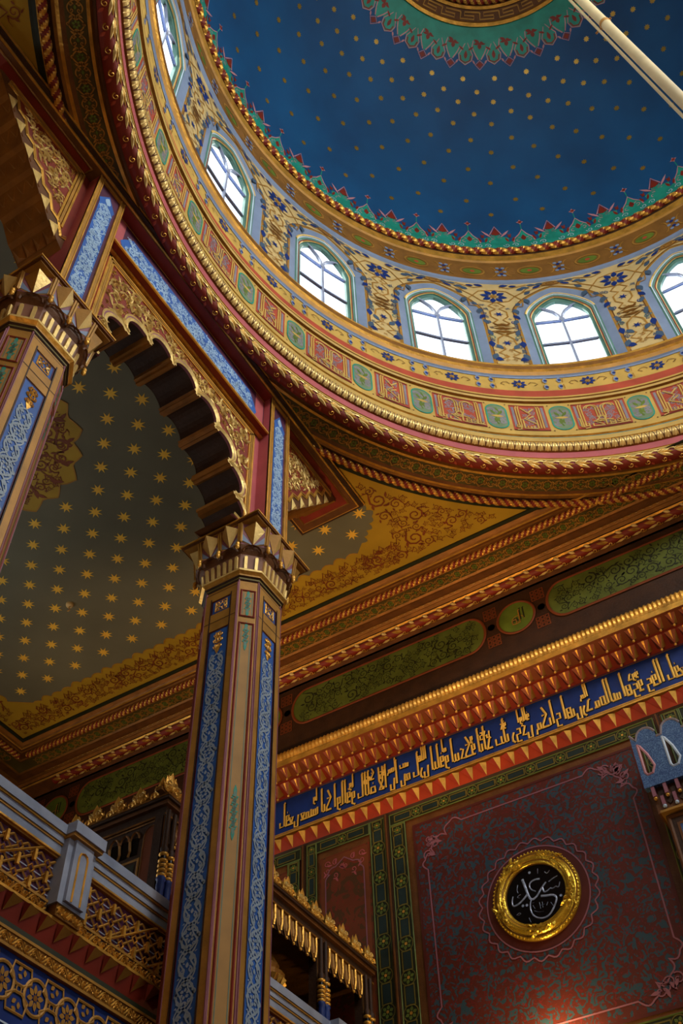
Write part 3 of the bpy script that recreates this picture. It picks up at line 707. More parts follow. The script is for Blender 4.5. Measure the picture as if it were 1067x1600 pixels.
# ================================================================== THE DOME'S RING, DRUM AND SHELL
def ring_mouldings():
    P = p_ring; L = RINGLEN; N = 200
    # soffit of the ring: painted edge, rope, green openwork band
    m = MB(); extr(m, P, [(4.34, 8.012), (4.315, 8.008), (4.285, 8.0), (4.275, 7.995), (4.20, 7.995), (4.175, 7.985), (4.15, 7.99), (4.12, 7.98), (4.085, 7.985), (3.93, 7.985), (3.925, 7.97), (3.90, 7.97), (3.885, 7.985), (3.86, 7.985)],
         [DKGREEN, DKGREEN, GOLD, DKBROWN, DKBROWN, DKGOLD, GOLD, BROWN, BANDG, BROWN, GOLD, DKGOLD, BROWN], 0, L, N)
    rope(m, P, 4.235, 7.975, .036, .078, 0, L, GOLD, RED, 12)
    Sg = lambda u, v, h=0: P(u*3.8/4.0, 4.008+v, 7.984-h)
    lattice_vine(m, Sg, 0, 2*pi*4.0, 0, .064, .11, .010, OCHRE, .004, LEAFG)
    trim(m)
    # red torus with gilded acanthus leaves
    m = MB(); S = half(P, 3.80, 7.985, .066)
    m.grid([[S(L*i/N, -1.0+3.4*j/9) for j in range(10)] for i in range(N+1)], RED, smooth=True)
    Sa = lambda u, v, h=0: S(u*3.8/3.74, .55+v/.066, h); n = 150; pu = 2*pi*3.74/n
    for k in range(n):
        u = k*pu
        for (a, ln, w, mm) in ((2.75, .15, .040, PALE), (3.05, .15, .034, GOLD), (3.35, .13, .034, PALE), (3.7, .10, .03, GOLD)):
            leaf(m, Sa, (u+.085, -.02+.014*(a-3)), a, ln, w, mm, .004, .010)
        ribbon(m, Sa, [(u-.08, -.045), (u-.02, -.055), (u+.05, -.05), (u+.085, -.03)], .022, PALE, .007, .6, .006)  # pale ribbon near the top edge, a highlight put into the colour
        spiral(m, Sa, (u+.03, .055), .026, 0, 1.2, GOLD, .010, .005, .005); leaf(m, Sa, (u+.0, .06), 2.2, .06, .025, BRICK, .005, .005)
    trim(m)
    # plain gold and rose fillets
    m = MB(); extr(m, P, [(3.79, 8.05), (3.745, 8.0), (3.735, 8.02), (3.712, 8.026), (3.708, 8.11), (3.69, 8.115)], [DKGOLD, OCHRE, GOLD, PINK, DKGOLD], 0, L, N); trim(m)
    # gilded leaf torus
    m = MB(); S = half(P, 3.715, 8.18, .064)
    m.grid([[S(L*i/N, -1.5+3.0*j/8) for j in range(9)] for i in range(N+1)], PALE, smooth=True)
    n = 320; pu = 2*pi*3.65/n; Sa = lambda u, v, h=0: S(u*3.8/3.65, v/.07-.05, h)
    for k in range(n):
        u = k*pu
        # leaf-and-dart: pale darts outlined in a dark zigzag
        zz = [(-.036, .095), (-.030, .045), (-.020, .0), (-.010, -.045), (0, -.095), (.010, -.045), (.020, .0), (.030, .045), (.036, .095)]
        ribbon(m, Sa, [(u+a_, b_) for a_, b_ in zz], .008, BROWN, .004)
        ribbon(m, Sa, [(u, .09), (u, .03), (u, -.03)], .016, PALE, .003, .3, .008)
        ribbon(m, Sa, [(u+.036, -.1), (u+.036, -.04), (u+.036, .02)], .012, GOLD, .003, .3, .006)
    trim(m)
    # stepped gold fillets under the inscription frieze and above it
    m = MB(); extr(m, P, [(3.71, 8.255), (3.69, 8.27), (3.685, 8.325), (3.71, 8.335), (3.712, 8.375), (3.695, 8.385), (3.695, 8.44), (3.715, 8.45)], [GOLD, YELLOW, GOLD, TEALD, GOLD, YELLOW, DKGOLD], 0, L, N); trim(m)
    m = MB(); extr(m, P, [(3.715, 8.985), (3.69, 8.995), (3.682, 9.02), (3.70, 9.035), (3.685, 9.05), (3.685, 9.075), (3.715, 9.09)], [DKGOLD, YELLOW, GOLD, DKGOLD, YELLOW, OCHRE], 0, L, N); trim(m)
    # sill moulding under the windows
    m = MB(); extr(m, P, [(3.72, 9.50), (3.70, 9.52), (3.68, 9.56), (3.66, 9.58), (3.65, 9.63), (3.67, 9.65), (3.665, 9.69), (3.68, 9.71), (3.71, 9.715)], [GREYB, OCHRE, GOLD, DKGOLD, BROWN, GOLD, RED, RED], 0, L, N); trim(m)
    # cornice at the foot of the dome
    m = MB(); extr(m, P, [(3.72, 11.70), (3.70, 11.715), (3.69, 11.76), (3.71, 11.77), (3.71, 12.28), (3.69, 12.30), (3.67, 12.40), (3.69, 12.44), (3.69, 12.65)], [GREYB, GREYB, RUSTOR, BANDO, OCHRE, GOLD, DKGOLD, DKBROWN], 0, L, N)
    rope(m, P, 3.675, 12.535, .055, .155, 0, L, GOLD, RED, 12)
    Sb = s_drum(3.708); U = 2*pi*3.708; n = 64
    for k in range(n):
        u = U*(k+.5)/n
        if k % 2 == 0:
            disc(m, Sb, (u, 12.02), .12, LEAFG, .003, .075, 18); ring(m, Sb, (u, 12.02), .15, .022, OCHRE, .004, .11, 22); disc(m, Sb, (u, 12.02), .03, BRICK, .005)
        else:
            for (dx, dz) in ((0, .06), (0, -.06), (.05, 0), (-.05, 0), (.035, .1), (-.035, .1), (.035, -.1), (-.035, -.1)): disc(m, Sb, (u+dx, 12.02+dz), .026, NAVY if dx == 0 else GREYB, .004, None, 8)
            for sx in (-1, 1): ribbon(m, Sb, ell((u+sx*.12, 12.02), .06, .13, 8, pi/2 if sx > 0 else -pi/2, 3*pi/2 if sx > 0 else pi/2), .016, OCHRE, .004)
    trim(m)
ring_mouldings()

RDR = 3.72
def arch_outline(b, zb, zs, za, n=12):
    """pointed window outline from the lower left over the top to the lower right (u, z)"""
    L = [(-b, zb+(zs-zb)*i/6) for i in range(6)]
    for i in range(n+1):
        x = -b*cos(pi/2*i/n); L.append((x, zs+(za-zs)*max(0, 1-abs(x/b)**1.45)**.70))
    return L+[(-u, z) for u, z in L[::-1][1:]]
def drum():
    S = s_drum(RDR); m = MB(); half_w = RDR*rad(11.25); b, zb, zs, za = .513, 9.70, 11.0, 11.52
    def top(u): return zs+(za-zs)*max(0, 1-abs(u/b)**1.45)**.70
    for k in range(16):
        uc = RDR*rad(22.5*k)
        us = [-half_w+(half_w-b)*i/5 for i in range(5)]+[-b*cos(pi*i/24) for i in range(25)]+[b+(half_w-b)*i/5 for i in range(1, 6)]
        for a, c in zip(us[:-1], us[1:]):
            m.poly([S(uc+a, 8.0), S(uc+c, 8.0), S(uc+c, zb), S(uc+a, zb)], YELLOW)
            mid = (a+c)/2
            if abs(mid) > b: m.poly([S(uc+a, zb), S(uc+c, zb), S(uc+c, 11.72), S(uc+a, 11.72)], CREAM)
            else: m.poly([S(uc+a, top(a)), S(uc+c, top(c)), S(uc+c, 11.72), S(uc+a, 11.72)], CREAM)
        m.grid([[S(uc-half_w+2*half_w*i/8, z) for i in range(9)] for z in (11.72, 12.7)], BROWN)
    w = m.build('wall_drum', None, 'structure')
    # painted ornament of the piers
    p = MB()
    for k in range(16):
        uc = RDR*rad(22.5*k)
        out = arch_outline(b+.022, zb, zs, za+.03)
        ribbon(p, S, [(uc+u, z) for u, z in out], .035, OCHRE, .004); ribbon(p, S, [(uc+u*1.03, z+.01) for u, z in out], .012, BROWN, .005)
        # roundel over the window
        disc(p, S, (uc, 11.63), .13, OCHRE, .005, .055, 18); ring(p, S, (uc, 11.63), .11, .016, BROWN, .006, .045); ring(p, S, (uc, 11.63), .05, .012, BROWN, .006, .02)
        uq = uc+half_w                                                # pier axis
        Sp = place(S, uq, 0, 1, 1)
        flower(p, Sp, (0, 11.37), .17, 8, NAVY, .006, OCHRE); ribbon(p, Sp, [(.26, 11.37), (.17, 11.5), (0, 11.53), (-.17, 11.5), (-.26, 11.37), (-.17, 11.25), (0, 11.21), (.17, 11.25)], .018, OCHRE, .005, 1, 0, True)
        for sx in (-1, 1):
            Q = place(S, uq, 0, sx, 1)
            for (pts, w_, mm) in (([(.26, 11.37), (.36, 11.46), (.46, 11.60), (.62, 11.66), (.73, 11.64)], .018, OCHRE), ([(.26, 11.37), (.34, 11.26), (.32, 11.12), (.24, 11.10)], .016, OCHRE),
                                  ([(.36, 11.46), (.5, 11.52), (.62, 11.58), (.73, 11.6)], .014, OCHRE), ([(.10, 11.62), (.22, 11.58), (.34, 11.62), (.44, 11.66)], .014, OCHRE)):
                ribbon(p, Q, pts, w_, mm, .005)
            for (x, z, a, ln, w_) in ((.30, 11.52, .5, .13, .045), (.36, 11.6, -.3, .12, .04), (.44, 11.64, 0, .13, .035), (.54, 11.63, .3, .12, .04), (.5, 11.55, .5, .13, .035), (.38, 11.4, .8, .12, .04), (.1, 11.64, .2, .12, .04), (.22, 11.63, .1, .1, .035),
                                      (.36, 11.3, -1.2, .13, .05), (.29, 11.2, -2.2, .10, .04), (.2, 11.05, -1.3, .14, .05), (.17, 10.9, -1.0, .13, .045), (.2, 10.78, -2.0, .12, .045), (.14, 10.40, 1.3, .15, .04), (.18, 10.28, -1.6, .15, .05), (.13, 10.2, -2.2, .12, .045), (.15, 10.0, -1.2, .15, .05), (.18, 9.93, -2.4, .12, .04), (.1, 9.86, .2, .1, .04)):
                leaf(p, Q, (x, z), a, ln, w_*1.5, NAVY if (int(x*100)+int(z*10)) % 3 == 0 else SLATE, .006)
            ribbon(p, Q, [(.02, 11.21), (.1, 11.12), (.02, 11.05), (.1, 10.98), (.1, 10.86), (.03, 10.78), (.1, 10.70)], .020, OCHRE, .005)
            ribbon(p, Q, [(.1, 10.70), (.02, 10.64), (.14, 10.60), (.02, 10.54), (.14, 10.5), (.02, 10.44)], .022, DKGOLD, .006)
            ribbon(p, Q, [(.0, 10.44), (.09, 10.34), (.11, 10.2), (.04, 10.1), (.12, 10.02), (.02, 9.94), (.16, 9.86), (.2, 9.78)], .020, OCHRE, .005)
            spiral(p, Q, (.15, 10.36), .05, 0, 1.2, TEALD, .012, .005); spiral(p, Q, (.16, 10.72), .04, 2, 1.2, NAVY, .012, .005)
        scrolls(p, Sp, lambda u, v, r_: .10+r_ < abs(u) < .19+.06*max(0, v-10.9)-r_*.3, 26, .018, .038, SLATE, .0055, 70+k, (-.26, .26, 9.82, 11.15), .36, SLATE)
        scrolls(p, Sp, lambda u, v, r_: abs(u) < .08-r_*.5, 14, .016, .03, OCHRE, .0052, 90+k, (-.09, .09, 9.84, 11.15), .3)
        for z in (10.92, 10.24): star(p, Sp, (0, z), .06, .022, 6, NAVY, .006)
        for z in (10.66, 10.58, 10.50): leaf(p, Sp, (-.1, z), 0, .2, .05, DKGOLD, .0065)
        rect(p, Sp, -.2, .2, 9.745, 9.765, OCHRE, .005)
    p.build('painted_piers', w)
    # inscription frieze and flower band
    p = MB(); Sf = s_drum(RDR-.003)
    rect_arc(p, Sf, 8.44, 8.99, YELLOW); rect_arc(p, Sf, 9.085, 9.235, BRICK, .002)
    for k in range(16):
        for (da, big) in ((0, True), (11.25, False)):
            hw = .27 if big else .185
            Q = place(Sf, RDR*rad(22.5*k+da), 8.715); hh = .225
            rectc(p, Q, -hw, hw, -hh, hh, BRICK, .003)
            for z in (-hh+.008, hh-.008): ribbon(p, Q, [(-hw+2*hw*i/8, z) for i in range(9)], .016, RED, .006)
            scrolls(p, Q, lambda u, v, r_: abs(u) < hw-.10-r_ and abs(v) < hh-.03-r_, 18, .025, .055, LILAC, .005, 50+k, (-hw, hw, -hh, hh), .36, LILAC)
            for sx in (-1, 1):
                ribbon(p, Q, [(sx*(hw-.032), .19), (sx*(hw-.032), -.17)], .026, LILAC, .006)
                for o in (.062, .088): ribbon(p, Q, [(sx*(hw-o), -.19), (sx*(hw-o), .17+.6*(o-.062)), (sx*(hw-o-.012), .20)], .016, YELLOW, .009, 1, .003)
            if big:
                for sx in (-1, 1):
                    for o in (.014, .040): ribbon(p, Q, [(sx*o, -.05), (sx*o, .12)]+[(sx*(.085-(.085-o)*cos(t)), .12+.07*(1-o*6)*sin(t)) for t in (.3, .8, 1.4, 2.0, 2.6, 3.1)], .014, YELLOW, .009, 1, .003)
                ring(p, Q, (0, -.06), .035, .016, YELLOW, .010, None, 12, .003)
                ribbon(p, Q, [(-.10, -.115), (-.04, -.10), (0, -.12), (.05, -.10), (.10, -.115)], .016, YELLOW, .010)
                draw_word(p, Q, 'lwbklhfE', hw-.025, -.195, .15, .17, YELLOW, .011, .017)
            else:
                for pts in ([(.07, .17), (-.02, .06), (.05, -.02), (-.07, -.12)], [(-.06, .16), (.0, .09)], [(.02, -.02), (-.05, .03)]): ribbon(p, Q, pts, .018, YELLOW, .009, 1, .003)
                draw_word(p, Q, 'wlsA', hw-.03, -.195, .15, .16, YELLOW, .011, .017)
        for sx in (-1, 1):                                             # green cusped ovals
            Q = place(Sf, RDR*rad(22.5*k+sx*6.15), 8.715); R2 = [(x, z) for x, z in ell((0, .11), .105, .10, 10, 0, pi)]+[(x, z) for x, z in ell((0, -.11), .105, .10, 10, pi, 2*pi)]
            fill(p, Q, R2, OVALG, .004); ribbon(p, Q, R2, .014, TEAL, .006, 1, 0, True)
            for s2 in (-1, 1):
                for s3 in (-1, 1):
                    spiral(p, Q, (s2*.045, s3*.10), .045, 0, s2*s3*1.3, LILAC, .026, .006); spiral(p, Q, (s2*.06, s3*.035), .028, 0, s2*s3*1.3, LILAC, .02, .006); leaf(p, Q, (s2*.02, s3*.03), s3*pi/2-s2*.5, .09, .035, LEAFG, .0065); disc(p, Q, (s2*.11, s3*.225), .01, BROWN, .004, None, 6)
            ribbon(p, Q, [(0, -.15), (.03, -.07), (0, 0), (-.03, .07), (0, .15)], .018, LEAFG, .007)
            leaf(p, Q, (-.07, 0), 0, .14, .04, YELLOW, .0075)
        for q in range(2):                                             # flower band
            Q = place(Sf, RDR*rad(22.5*k+11.25*q), 9.365)
            flower(p, Q, (0, 0), .085, 8, NAVY, .004, OCHRE)
            for sx in (-1, 1):
                ribbon(p, Q, [(sx*.1, 0), (sx*.13, .04), (sx*.17, .03), (sx*.2, .0), (sx*.16, -.03)], .008, BROWN, .004)
                for s2 in (-1, 1):
                    x = sx*RDR*rad(5.625)-sx*.075
                    ribbon(p, Q, [(x, s2*.105), (x+.02, s2*.06), (x, s2*.02)], .028, GREYB, .005); disc(p, Q, (x, s2*.062), .02, NAVY, .006, None, 8)
                    ribbon(p, Q, [(x-sx*.035, s2*.1), (x-sx*.03, s2*.02)], .008, OCHRE, .005)
    rect_arc(p, Sf, 9.475, 9.505, GREYB, .003)
    p.build('painted_frieze', w)
def rect_arc(p, S, z0, z1, m, h=0, r=RDR, n=160):
    p.grid([[S(2*pi*(RDR-.003)*i/n, z, h) for i in range(n+1)] for z in (z0, z1)], m)
drum()

def windows():
    S = s_drum(RDR); NB = {}
    def offs(b, zs, za, zb=9.70): return arch_outline(b, zb, zs, za)
    # (half width, spring, apex, depth behind the wall face, colour of the next step)
    steps = [(.513, 11.0, 11.52, 0.0, GREYB), (.415, 10.95, 11.42, -.025, TEALD), (.395, 10.94, 11.40, -.018, WHITEB), (.385, 10.94, 11.39, -.025, TEALD), (.362, 10.92, 11.365, -.035, RED), (.350, 10.91, 11.35, -.035, YELLOW), (.342, 10.90, 11.345, -.045, TEALD), (.340, 10.90, 11.34, -.10, TEALD)]
    m = MB()
    rows = [[S(u, z, d) for u, z in offs(b, zs, za)] for b, zs, za, d, c in steps]
    m.grid(rows, [s[4] for s in steps])
    m.grid([[S(-.513, 9.70, 0), S(.513, 9.70, 0)], [S(-.34, 9.70, -.1), S(.34, 9.70, -.1)]], RED)
    # bead along the arch
    bd = offs(.40, 10.95, 11.405)
    for i in range(len(bd)-1):
        for t in (0, .33, .66):
            x, z = bd[i][0]+(bd[i+1][0]-bd[i][0])*t, bd[i][1]+(bd[i+1][1]-bd[i][1])*t
            if z > 10.9: leaf(m, S, (x-.012, z), .6, .034, .020, PALE, -.014, .006)
    # frame
    f = MB(); A = offs(.341, 10.90, 11.34, 9.72); B = offs(.312, 10.87, 11.285, 9.75)
    f.grid([[S(u, z, -.10) for u, z in A], [S(u, z, -.060) for u, z in A], [S(u, z, -.060) for u, z in B], [S(u, z, -.10) for u, z in B]], TEALD)
    f.grid([[S(-.34, 9.72, -.10), S(.34, 9.72, -.10)], [S(-.34, 9.70, -.060), S(.34, 9.70, -.060)], [S(-.312, 9.75, -.060), S(.312, 9.75, -.060)], [S(-.312, 9.75, -.10), S(.312, 9.75, -.10)]], TEALD)
    b = MB()
    def bar(pts, w=.026):
        for h in (-.090, -.060): ribbon(b, S, pts, w, IRON, h)
        for sd in (-1, 1): b.grid([[S(x+sd*w/2, z, -.090) for x, z in pts], [S(x+sd*w/2, z, -.060) for x, z in pts]], IRON)
    bar([(0, 9.75), (0, 10.84)])
    for z in (10.31, 10.82): bar([(-.305, z), (0, z)]); bar([(0, z), (.305, z)])
    for sx in (-1, 1): bar([(0, 10.83), (sx*.02, 10.95), (sx*.07, 11.05), (sx*.15, 11.13), (sx*.22, 11.17)])
    disc(b, S, (0, 10.84), .035, IRON, -.055)
    g = MB(); g.grid([[S(u, z, -.085) for u, z in offs(.33, 10.88, 11.31, 9.73)], [S(u, 9.73, -.085) for u, z in offs(.33, 10.88, 11.31, 9.73)]], GLASS)
    for k in range(16):
        if k == 0:
            o = m.build('window_1', None, 'structure', (CX, CY, 9.7)); F = [f.build('window_frame', o), b.build('glazing_bars', o), g.build('pane', o)]; o0 = o
        else:
            o = o0.copy(); COL.objects.link(o); o.name = 'window_%d' % (k+1)
            for c in F:
                d = c.copy(); COL.objects.link(d); d.parent = o
        o.rotation_euler = (0, 0, rad(22.5*k))
windows()

def dome():
    m = MB(); N = 128
    els = [rad(e) for e in (3.0, 6, 10, 14, 18, 22, 26, 30, 34, 38, 42, 46, 50, 54, 58, 62.9)]
    m.grid([[s_dome(2*pi*j/N, e)(0, 0) for j in range(N)] for e in els], DOMEB, cv=True, smooth=True)
    d = m.build('ceiling_dome', None, 'structure')
    p = MB()
    base = (126.25, 121.28, 116.16, 122.33, 117.31, 123.47, 118.18, 124.42, 119.24, 125.29, 120.11); el = (51.5, 48.7, 46.3, 43.65, 41.2, 37.4, 34.25, 29.95, 26.15, 21.0, 16.85)
    for a0, e in zip(base, el):
        for k in range(32): star(p, s_dome(rad(a0+11.25*k), rad(e)), (0, 0), .044, .026, 8, DSTAR, .006, k)
    # lower fringe: teal leafage with rose-edged palmettes, 64 units
    n = 240; lo = [s_dome(2*pi*i/n, rad(3.0))(0, 0, .004) for i in range(n+1)]; hi = [s_dome(2*pi*i/n, rad(7.0+1.0*abs(sin(pi*i/n*64))))(0, 0, .004) for i in range(n+1)]
    p.grid([lo, hi], TEAL)
    for k in range(64):
        tall = k % 2 == 0; S = s_dome(rad(125.6+5.625*k), rad(7.0)); s = 1.0 if tall else .92
        if tall:
            fill(p, S, [(-.13, -.02), (-.12, .08), (-.05, .17), (0, .27), (.05, .17), (.12, .08), (.13, -.02)], TEAL, .006)
            ribbon(p, S, [(-.14, .0), (-.12, .09), (-.05, .18), (0, .28), (.05, .18), (.12, .09), (.14, 0)], .015, ROSEL, .008)
            leaf(p, S, (0, .03), pi/2, .13, .07, RED, .009); ribbon(p, S, [(0, .28), (0, .40)], .012, TEAL, .006)
            star(p, S, (0, .44), .05, .026, 4, ROSEL, .007); leaf(p, S, (-.028, .44), 0, .056, .05, RED, .010)
        else:
            fill(p, S, [(-.15, -.02), (-.17, .12), (-.07, .16), (0, .22), (.07, .16), (.17, .12), (.15, -.02)], TEAL, .0055)
            fill(p, S, [(-.06, .21), (0, .35), (.06, .21), (0, .18)], RED, .009); ribbon(p, S, [(-.08, .20), (0, .38), (.08, .20)], .015, ROSEL, .008)
            for sx in (-1, 1): leaf(p, S, (sx*.06, .14), pi/2-sx*.7, .20, .035, ROSEL, .007); leaf(p, S, (sx*.02, .1), pi/2-sx*.35, .12, .04, TEALD, .0075)
        for sx in (-1, 1):
            spiral(p, S, (sx*.07, .05), .06, pi/2, sx*1.2, ROSEL, .011, .008); leaf(p, S, (sx*.155, .02), pi/2+sx*.3, .12, .035, RED, .009); leaf(p, S, (sx*.16, .12), pi/2-sx*.5, .10, .03, RED, .009)
            spiral(p, S, (sx*.12, -.06), .045, 0, sx*1.2, WHITEB, .009, .0085)
    # upper fringe hanging from the crown, 32 units
    lo = [s_dome(2*pi*i/n, rad(62.9))(0, 0, .004) for i in range(n+1)]; hi = [s_dome(2*pi*i/n, rad(57.6-.8*abs(sin(pi*i/n*32))))(0, 0, .004) for i in range(n+1)]
    p.grid([lo, hi], TEAL)
    for k in range(32):
        S = s_dome(rad(120.13+11.25*k), rad(57.6))
        fill(p, S, [(-.11, .02), (-.06, -.08), (0, -.13), (.06, -.08), (.11, .02)], TEAL, .005); fill(p, S, [(-.045, -.19), (0, -.145), (.045, -.19), (0, -.24)], RED, .008); ribbon(p, S, [(-.06, -.19), (0, -.13), (.06, -.19), (0, -.26)], .010, ROSEL, .006, 1, 0, True)
        leaf(p, S, (0, .02), pi/2, .09, .06, RED, .009)
        for sx in (-1, 1):
            leaf(p, S, (0, .10), pi/2-sx*1.0, .10, .05, RED, .009); leaf(p, S, (0, .1), -sx*.1+(pi if sx < 0 else 0), .09, .035, RED, .009)
            ribbon(p, S, [(sx*.02, -.12), (sx*.07, -.03), (sx*.11, .06), (sx*.09, .15), (sx*.03, .17)], .015, ROSEL, .008); spiral(p, S, (sx*.06, .16), .045, 0, sx*1.2, TEALD, .012, .008)
        S = s_dome(rad(120.13+5.625+11.25*k), rad(57.2))
        pear = [(0, .16), (-.05, .06), (-.10, -.03), (-.085, -.11), (0, -.17), (.085, -.11), (.10, -.03), (.05, .06)]
        fill(p, S, pear, TEAL, .006); ribbon(p, S, pear, .013, ROSEL, .008, 1, 0, True); ribbon(p, S, [(.075, -.04), (.06, -.11), (0, -.14), (-.06, -.11), (-.075, -.04)], .018, RED, .0085)
        leaf(p, S, (0, -.09), pi/2, .12, .05, RED, .009)
        for sx in (-1, 1): leaf(p, S, (sx*.03, .03), pi/2-sx*1.0, .10, .03, RED, .009); leaf(p, S, (sx*.1, -.1), -pi/2+sx*.5, .07, .025, ROSEL, .008)
    p.build('painted_stars_and_fringes', d)
    # crown of the dome: greek key band, rope, boss
    c = MB(); r1, z1 = RD*cos(rad(62.7)), ZD+RD*sin(rad(62.7))
    prof = [(r1+.02, z1+.02), (r1-.005, z1-.035), (r1-.05, z1-.02), (r1-.06, z1), (r1-.19, z1+.11), (r1-.20, z1+.09), (r1-.24, z1+.10), (r1-.25, z1+.16), (r1-.34, z1+.2), (.9, z1+.3), (.5, z1+.42), (.08, z1+.45)]
    extr(c, p_ring, prof, [GOLD, GOLD, DKGOLD, BROWN, DKGOLD, GOLD, BROWN, DKBROWN, OCHRE, DKGOLD, GOLD], 0, RINGLEN, 96)
    rope(c, p_ring, r1-.30, z1+.15, .055, .27, 0, RINGLEN, GOLD, RED, 12)
    Sk = lambda u, v, h=0: (CX+(r1-.125+v*.76)*cos(u/r1), CY+(r1-.125+v*.76)*sin(u/r1), z1+.055-v*.64-.006-h)
    n = 36; pu = 2*pi*r1/n
    for k in range(n):
        u = k*pu
        ribbon(c, Sk, [(u, -.05), (u+.8*pu, -.05), (u+.8*pu, .0), (u+.3*pu, .0), (u+.3*pu, .05), (u+pu, .05), (u+pu, -.05)], .022, OCHRE, .004)
    c.build('ceiling_crown', None, 'structure')
dome()

# ================================================================== THE ARCADE UNDER THE RING
def slab(mb, S, u0, u1, v0, v1, h, m, h0=0.0):
    a = [S(u0, v0, h0), S(u1, v0, h0), S(u1, v1, h0), S(u0, v1, h0)]; b = [S(u0, v0, h), S(u1, v0, h), S(u1, v1, h), S(u0, v1, h)]
    mb.add(a+b, [(4, 5, 6, 7), (0, 1, 5, 4), (1, 2, 6, 5), (2, 3, 7, 6), (3, 0, 4, 7)], m)
XE, XP, XA, XB = -2.90, -2.972, -3.085, -3.53
YN, YF_ = 1.861, 4.258                        # column axes along the arcade
def carving(mb, S, inside, n, r0, r1, m1, m2, h=.004, seed=3, box=(0, 1, 0, 1)):
    """dense relief of curling leaves inside a region"""
    rs = random.Random(seed); placed = []
    for k in range(n*14):
        u = box[0]+(box[1]-box[0])*rs.random(); v = box[2]+(box[3]-box[2])*rs.random(); r = r0+(r1-r0)*rs.random()
        if not inside(u, v, r*.8) or any((u-a)**2+(v-b)**2 < (.80*(r+c))**2 for a, b, c in placed): continue
        placed.append((u, v, r)); a = rs.random()*6.28; d = rs.choice((1, -1))
        spiral(mb, S, (u, v), r, a, d*1.4, m1, r*.34, h, r*.22, 12)
        for q in (1.3, 2.6, 4.0):
            leaf(mb, S, (u+r*.8*cos(a+q*d), v+r*.8*sin(a+q*d)), a+q*d+d*1.35, r*1.5, r*.36, m2, h, r*.2)
        if len(placed) >= n: break
def arcade():
    root = thing('carved_arcade', 'gilded two-bracket arcade beam with one scalloped arch, tangent to the dome ring', 'arcade', (-3.25, 3.06, 6.06))
    # --- beam with its projecting cornice
    m = MB(); ya, yb = .47, 5.665
    m.box(-3.62, XE-.02, ya+.02, yb-.02, 7.965, 7.995, BROWN)
    for (d, z0, z1, mm) in ((0, 7.978, 7.992, GOLD), (.012, 7.955, 7.975, DKBROWN), (.045, 7.935, 7.958, GOLD), (.06, 7.925, 7.935, BROWN)):
        m.box(-3.64+d, XE-d, ya+d, yb-d, z0, z1, mm)
    S = s_down(7.925)
    for (u0, u1, v0, v1) in ((-3.53, -3.0, .60, 1.65), (-3.53, -3.0, 4.47, 5.53)):
        rect(m, S, u0, u1, v0, v1, RED, .002); frame(m, S, u0, u1, v0, v1, .018, DKGOLD, .004, .006)
        frame(m, S, u0+.12, u1-.12, v0+.12, v1-.16, .012, OCHRE, .004, .004)
    rect(m, S, -3.055, -2.965, 2.01, 4.11, RED, .002)
    m.box(-3.50, -3.06, 1.72, 4.40, 7.37, 7.93, BROWN)
    m.box(-3.06, -2.995, 2.0, 4.12, 7.36, 7.372, RED); m.box(-2.998, -2.985, 2.0, 4.12, 7.355, 7.378, GOLD)
    m.box(-3.08, -3.05, 2.0, 4.12, 7.345, 7.36, GOLD)
    m.build('beam', root)
    # --- long blue frieze between the pilasters
    m = MB(); S = s_side(-3.06)
    slab(m, S, 2.01, 4.11, 7.38, 7.92, .004, PURPLE); rect(m, S, 2.02, 2.14, 7.38, 7.92, PINK, .006); rect(m, S, 3.98, 4.10, 7.38, 7.92, PINK, .006)  # the purple left bare above the blue is shadow put into the colour
    u0, u1, v0, v1 = 2.16, 3.96, 7.40, 7.80
    fill(m, S, [(u0+.03, v0), (u1-.03, v0), (u1-.01, v0+.1), (u1+.04, v0+.2), (u1-.01, v0+.3), (u1-.08, v1), (u0+.08, v1), (u0+.01, v0+.3), (u0-.04, v0+.2), (u0+.01, v0+.1)], BLUE, .008)
    scrolls(m, S, lambda u, v, r_: u0+.02+r_ < u < u1-.02-r_ and v0+.01+r_ < v < v1-.01-r_, 300, .022, .060, LBLUE, .010, 21, (u0, u1, v0, v1), .46)
    rect(m, S, 2.01, 4.11, 7.885, 7.90, GOLD, .012)
    m.build('blue_frieze', root)
    # --- pilasters
    for yc in (YN, YF_):
        m = MB(); hw = .148; m.box(XB, XP-.014, yc-hw, yc+hw, 6.05, 7.93, PINK); S = s_side(XP-.014)
        rect(m, S, yc-hw, yc+hw, 6.05, 7.93, PURPLE, .001)
        for sx in (-1, 1):
            slab(m, S, yc+sx*.125-.023, yc+sx*.125+.023, 6.05, 7.93, .012, OCHRE); slab(m, S, yc+sx*.142-.006, yc+sx*.142+.006, 6.05, 7.93, .017, GOLD); slab(m, S, yc+sx*.105-.005, yc+sx*.105+.005, 6.05, 7.93, .017, GOLD)
        slab(m, S, yc-hw, yc+hw, 7.885, 7.93, .0125, OCHRE); slab(m, S, yc-.1, yc+.1, 7.88, 7.89, .017, GOLD)
        u = .074; pts = [(yc-u, 6.05), (yc+u, 6.05), (yc+u, 7.60), (yc+u+.012, 7.64), (yc+u-.02, 7.70), (yc+.02, 7.76), (yc, 7.80), (yc-.02, 7.76), (yc-u+.02, 7.70), (yc-u-.012, 7.64), (yc-u, 7.60)]
        fill(m, S, pts, BLUE, .004); lattice_vine(m, swap(S), 6.11, 7.62, yc, .066, .15, .010, LBLUE, .006, LBLUE); scrolls(m, S, lambda u, v, r_: yc-.068+r_ < u < yc+.068-r_, 70, .012, .034, LBLUE, .0065, 31, (yc-.07, yc+.07, 6.13, 7.60), .46)
        leaf(m, S, (yc, 7.64), pi/2, .12, .06, LBLUE, .006)
        m.build('pilaster', root)
    # --- scalloped arch
    c = (3.06, 6.17); Rc = .785
    cusp = [-9, 9.6, 32, 54, 75.5, 98, 118.5, 139.8, 161, 185]
    out = []
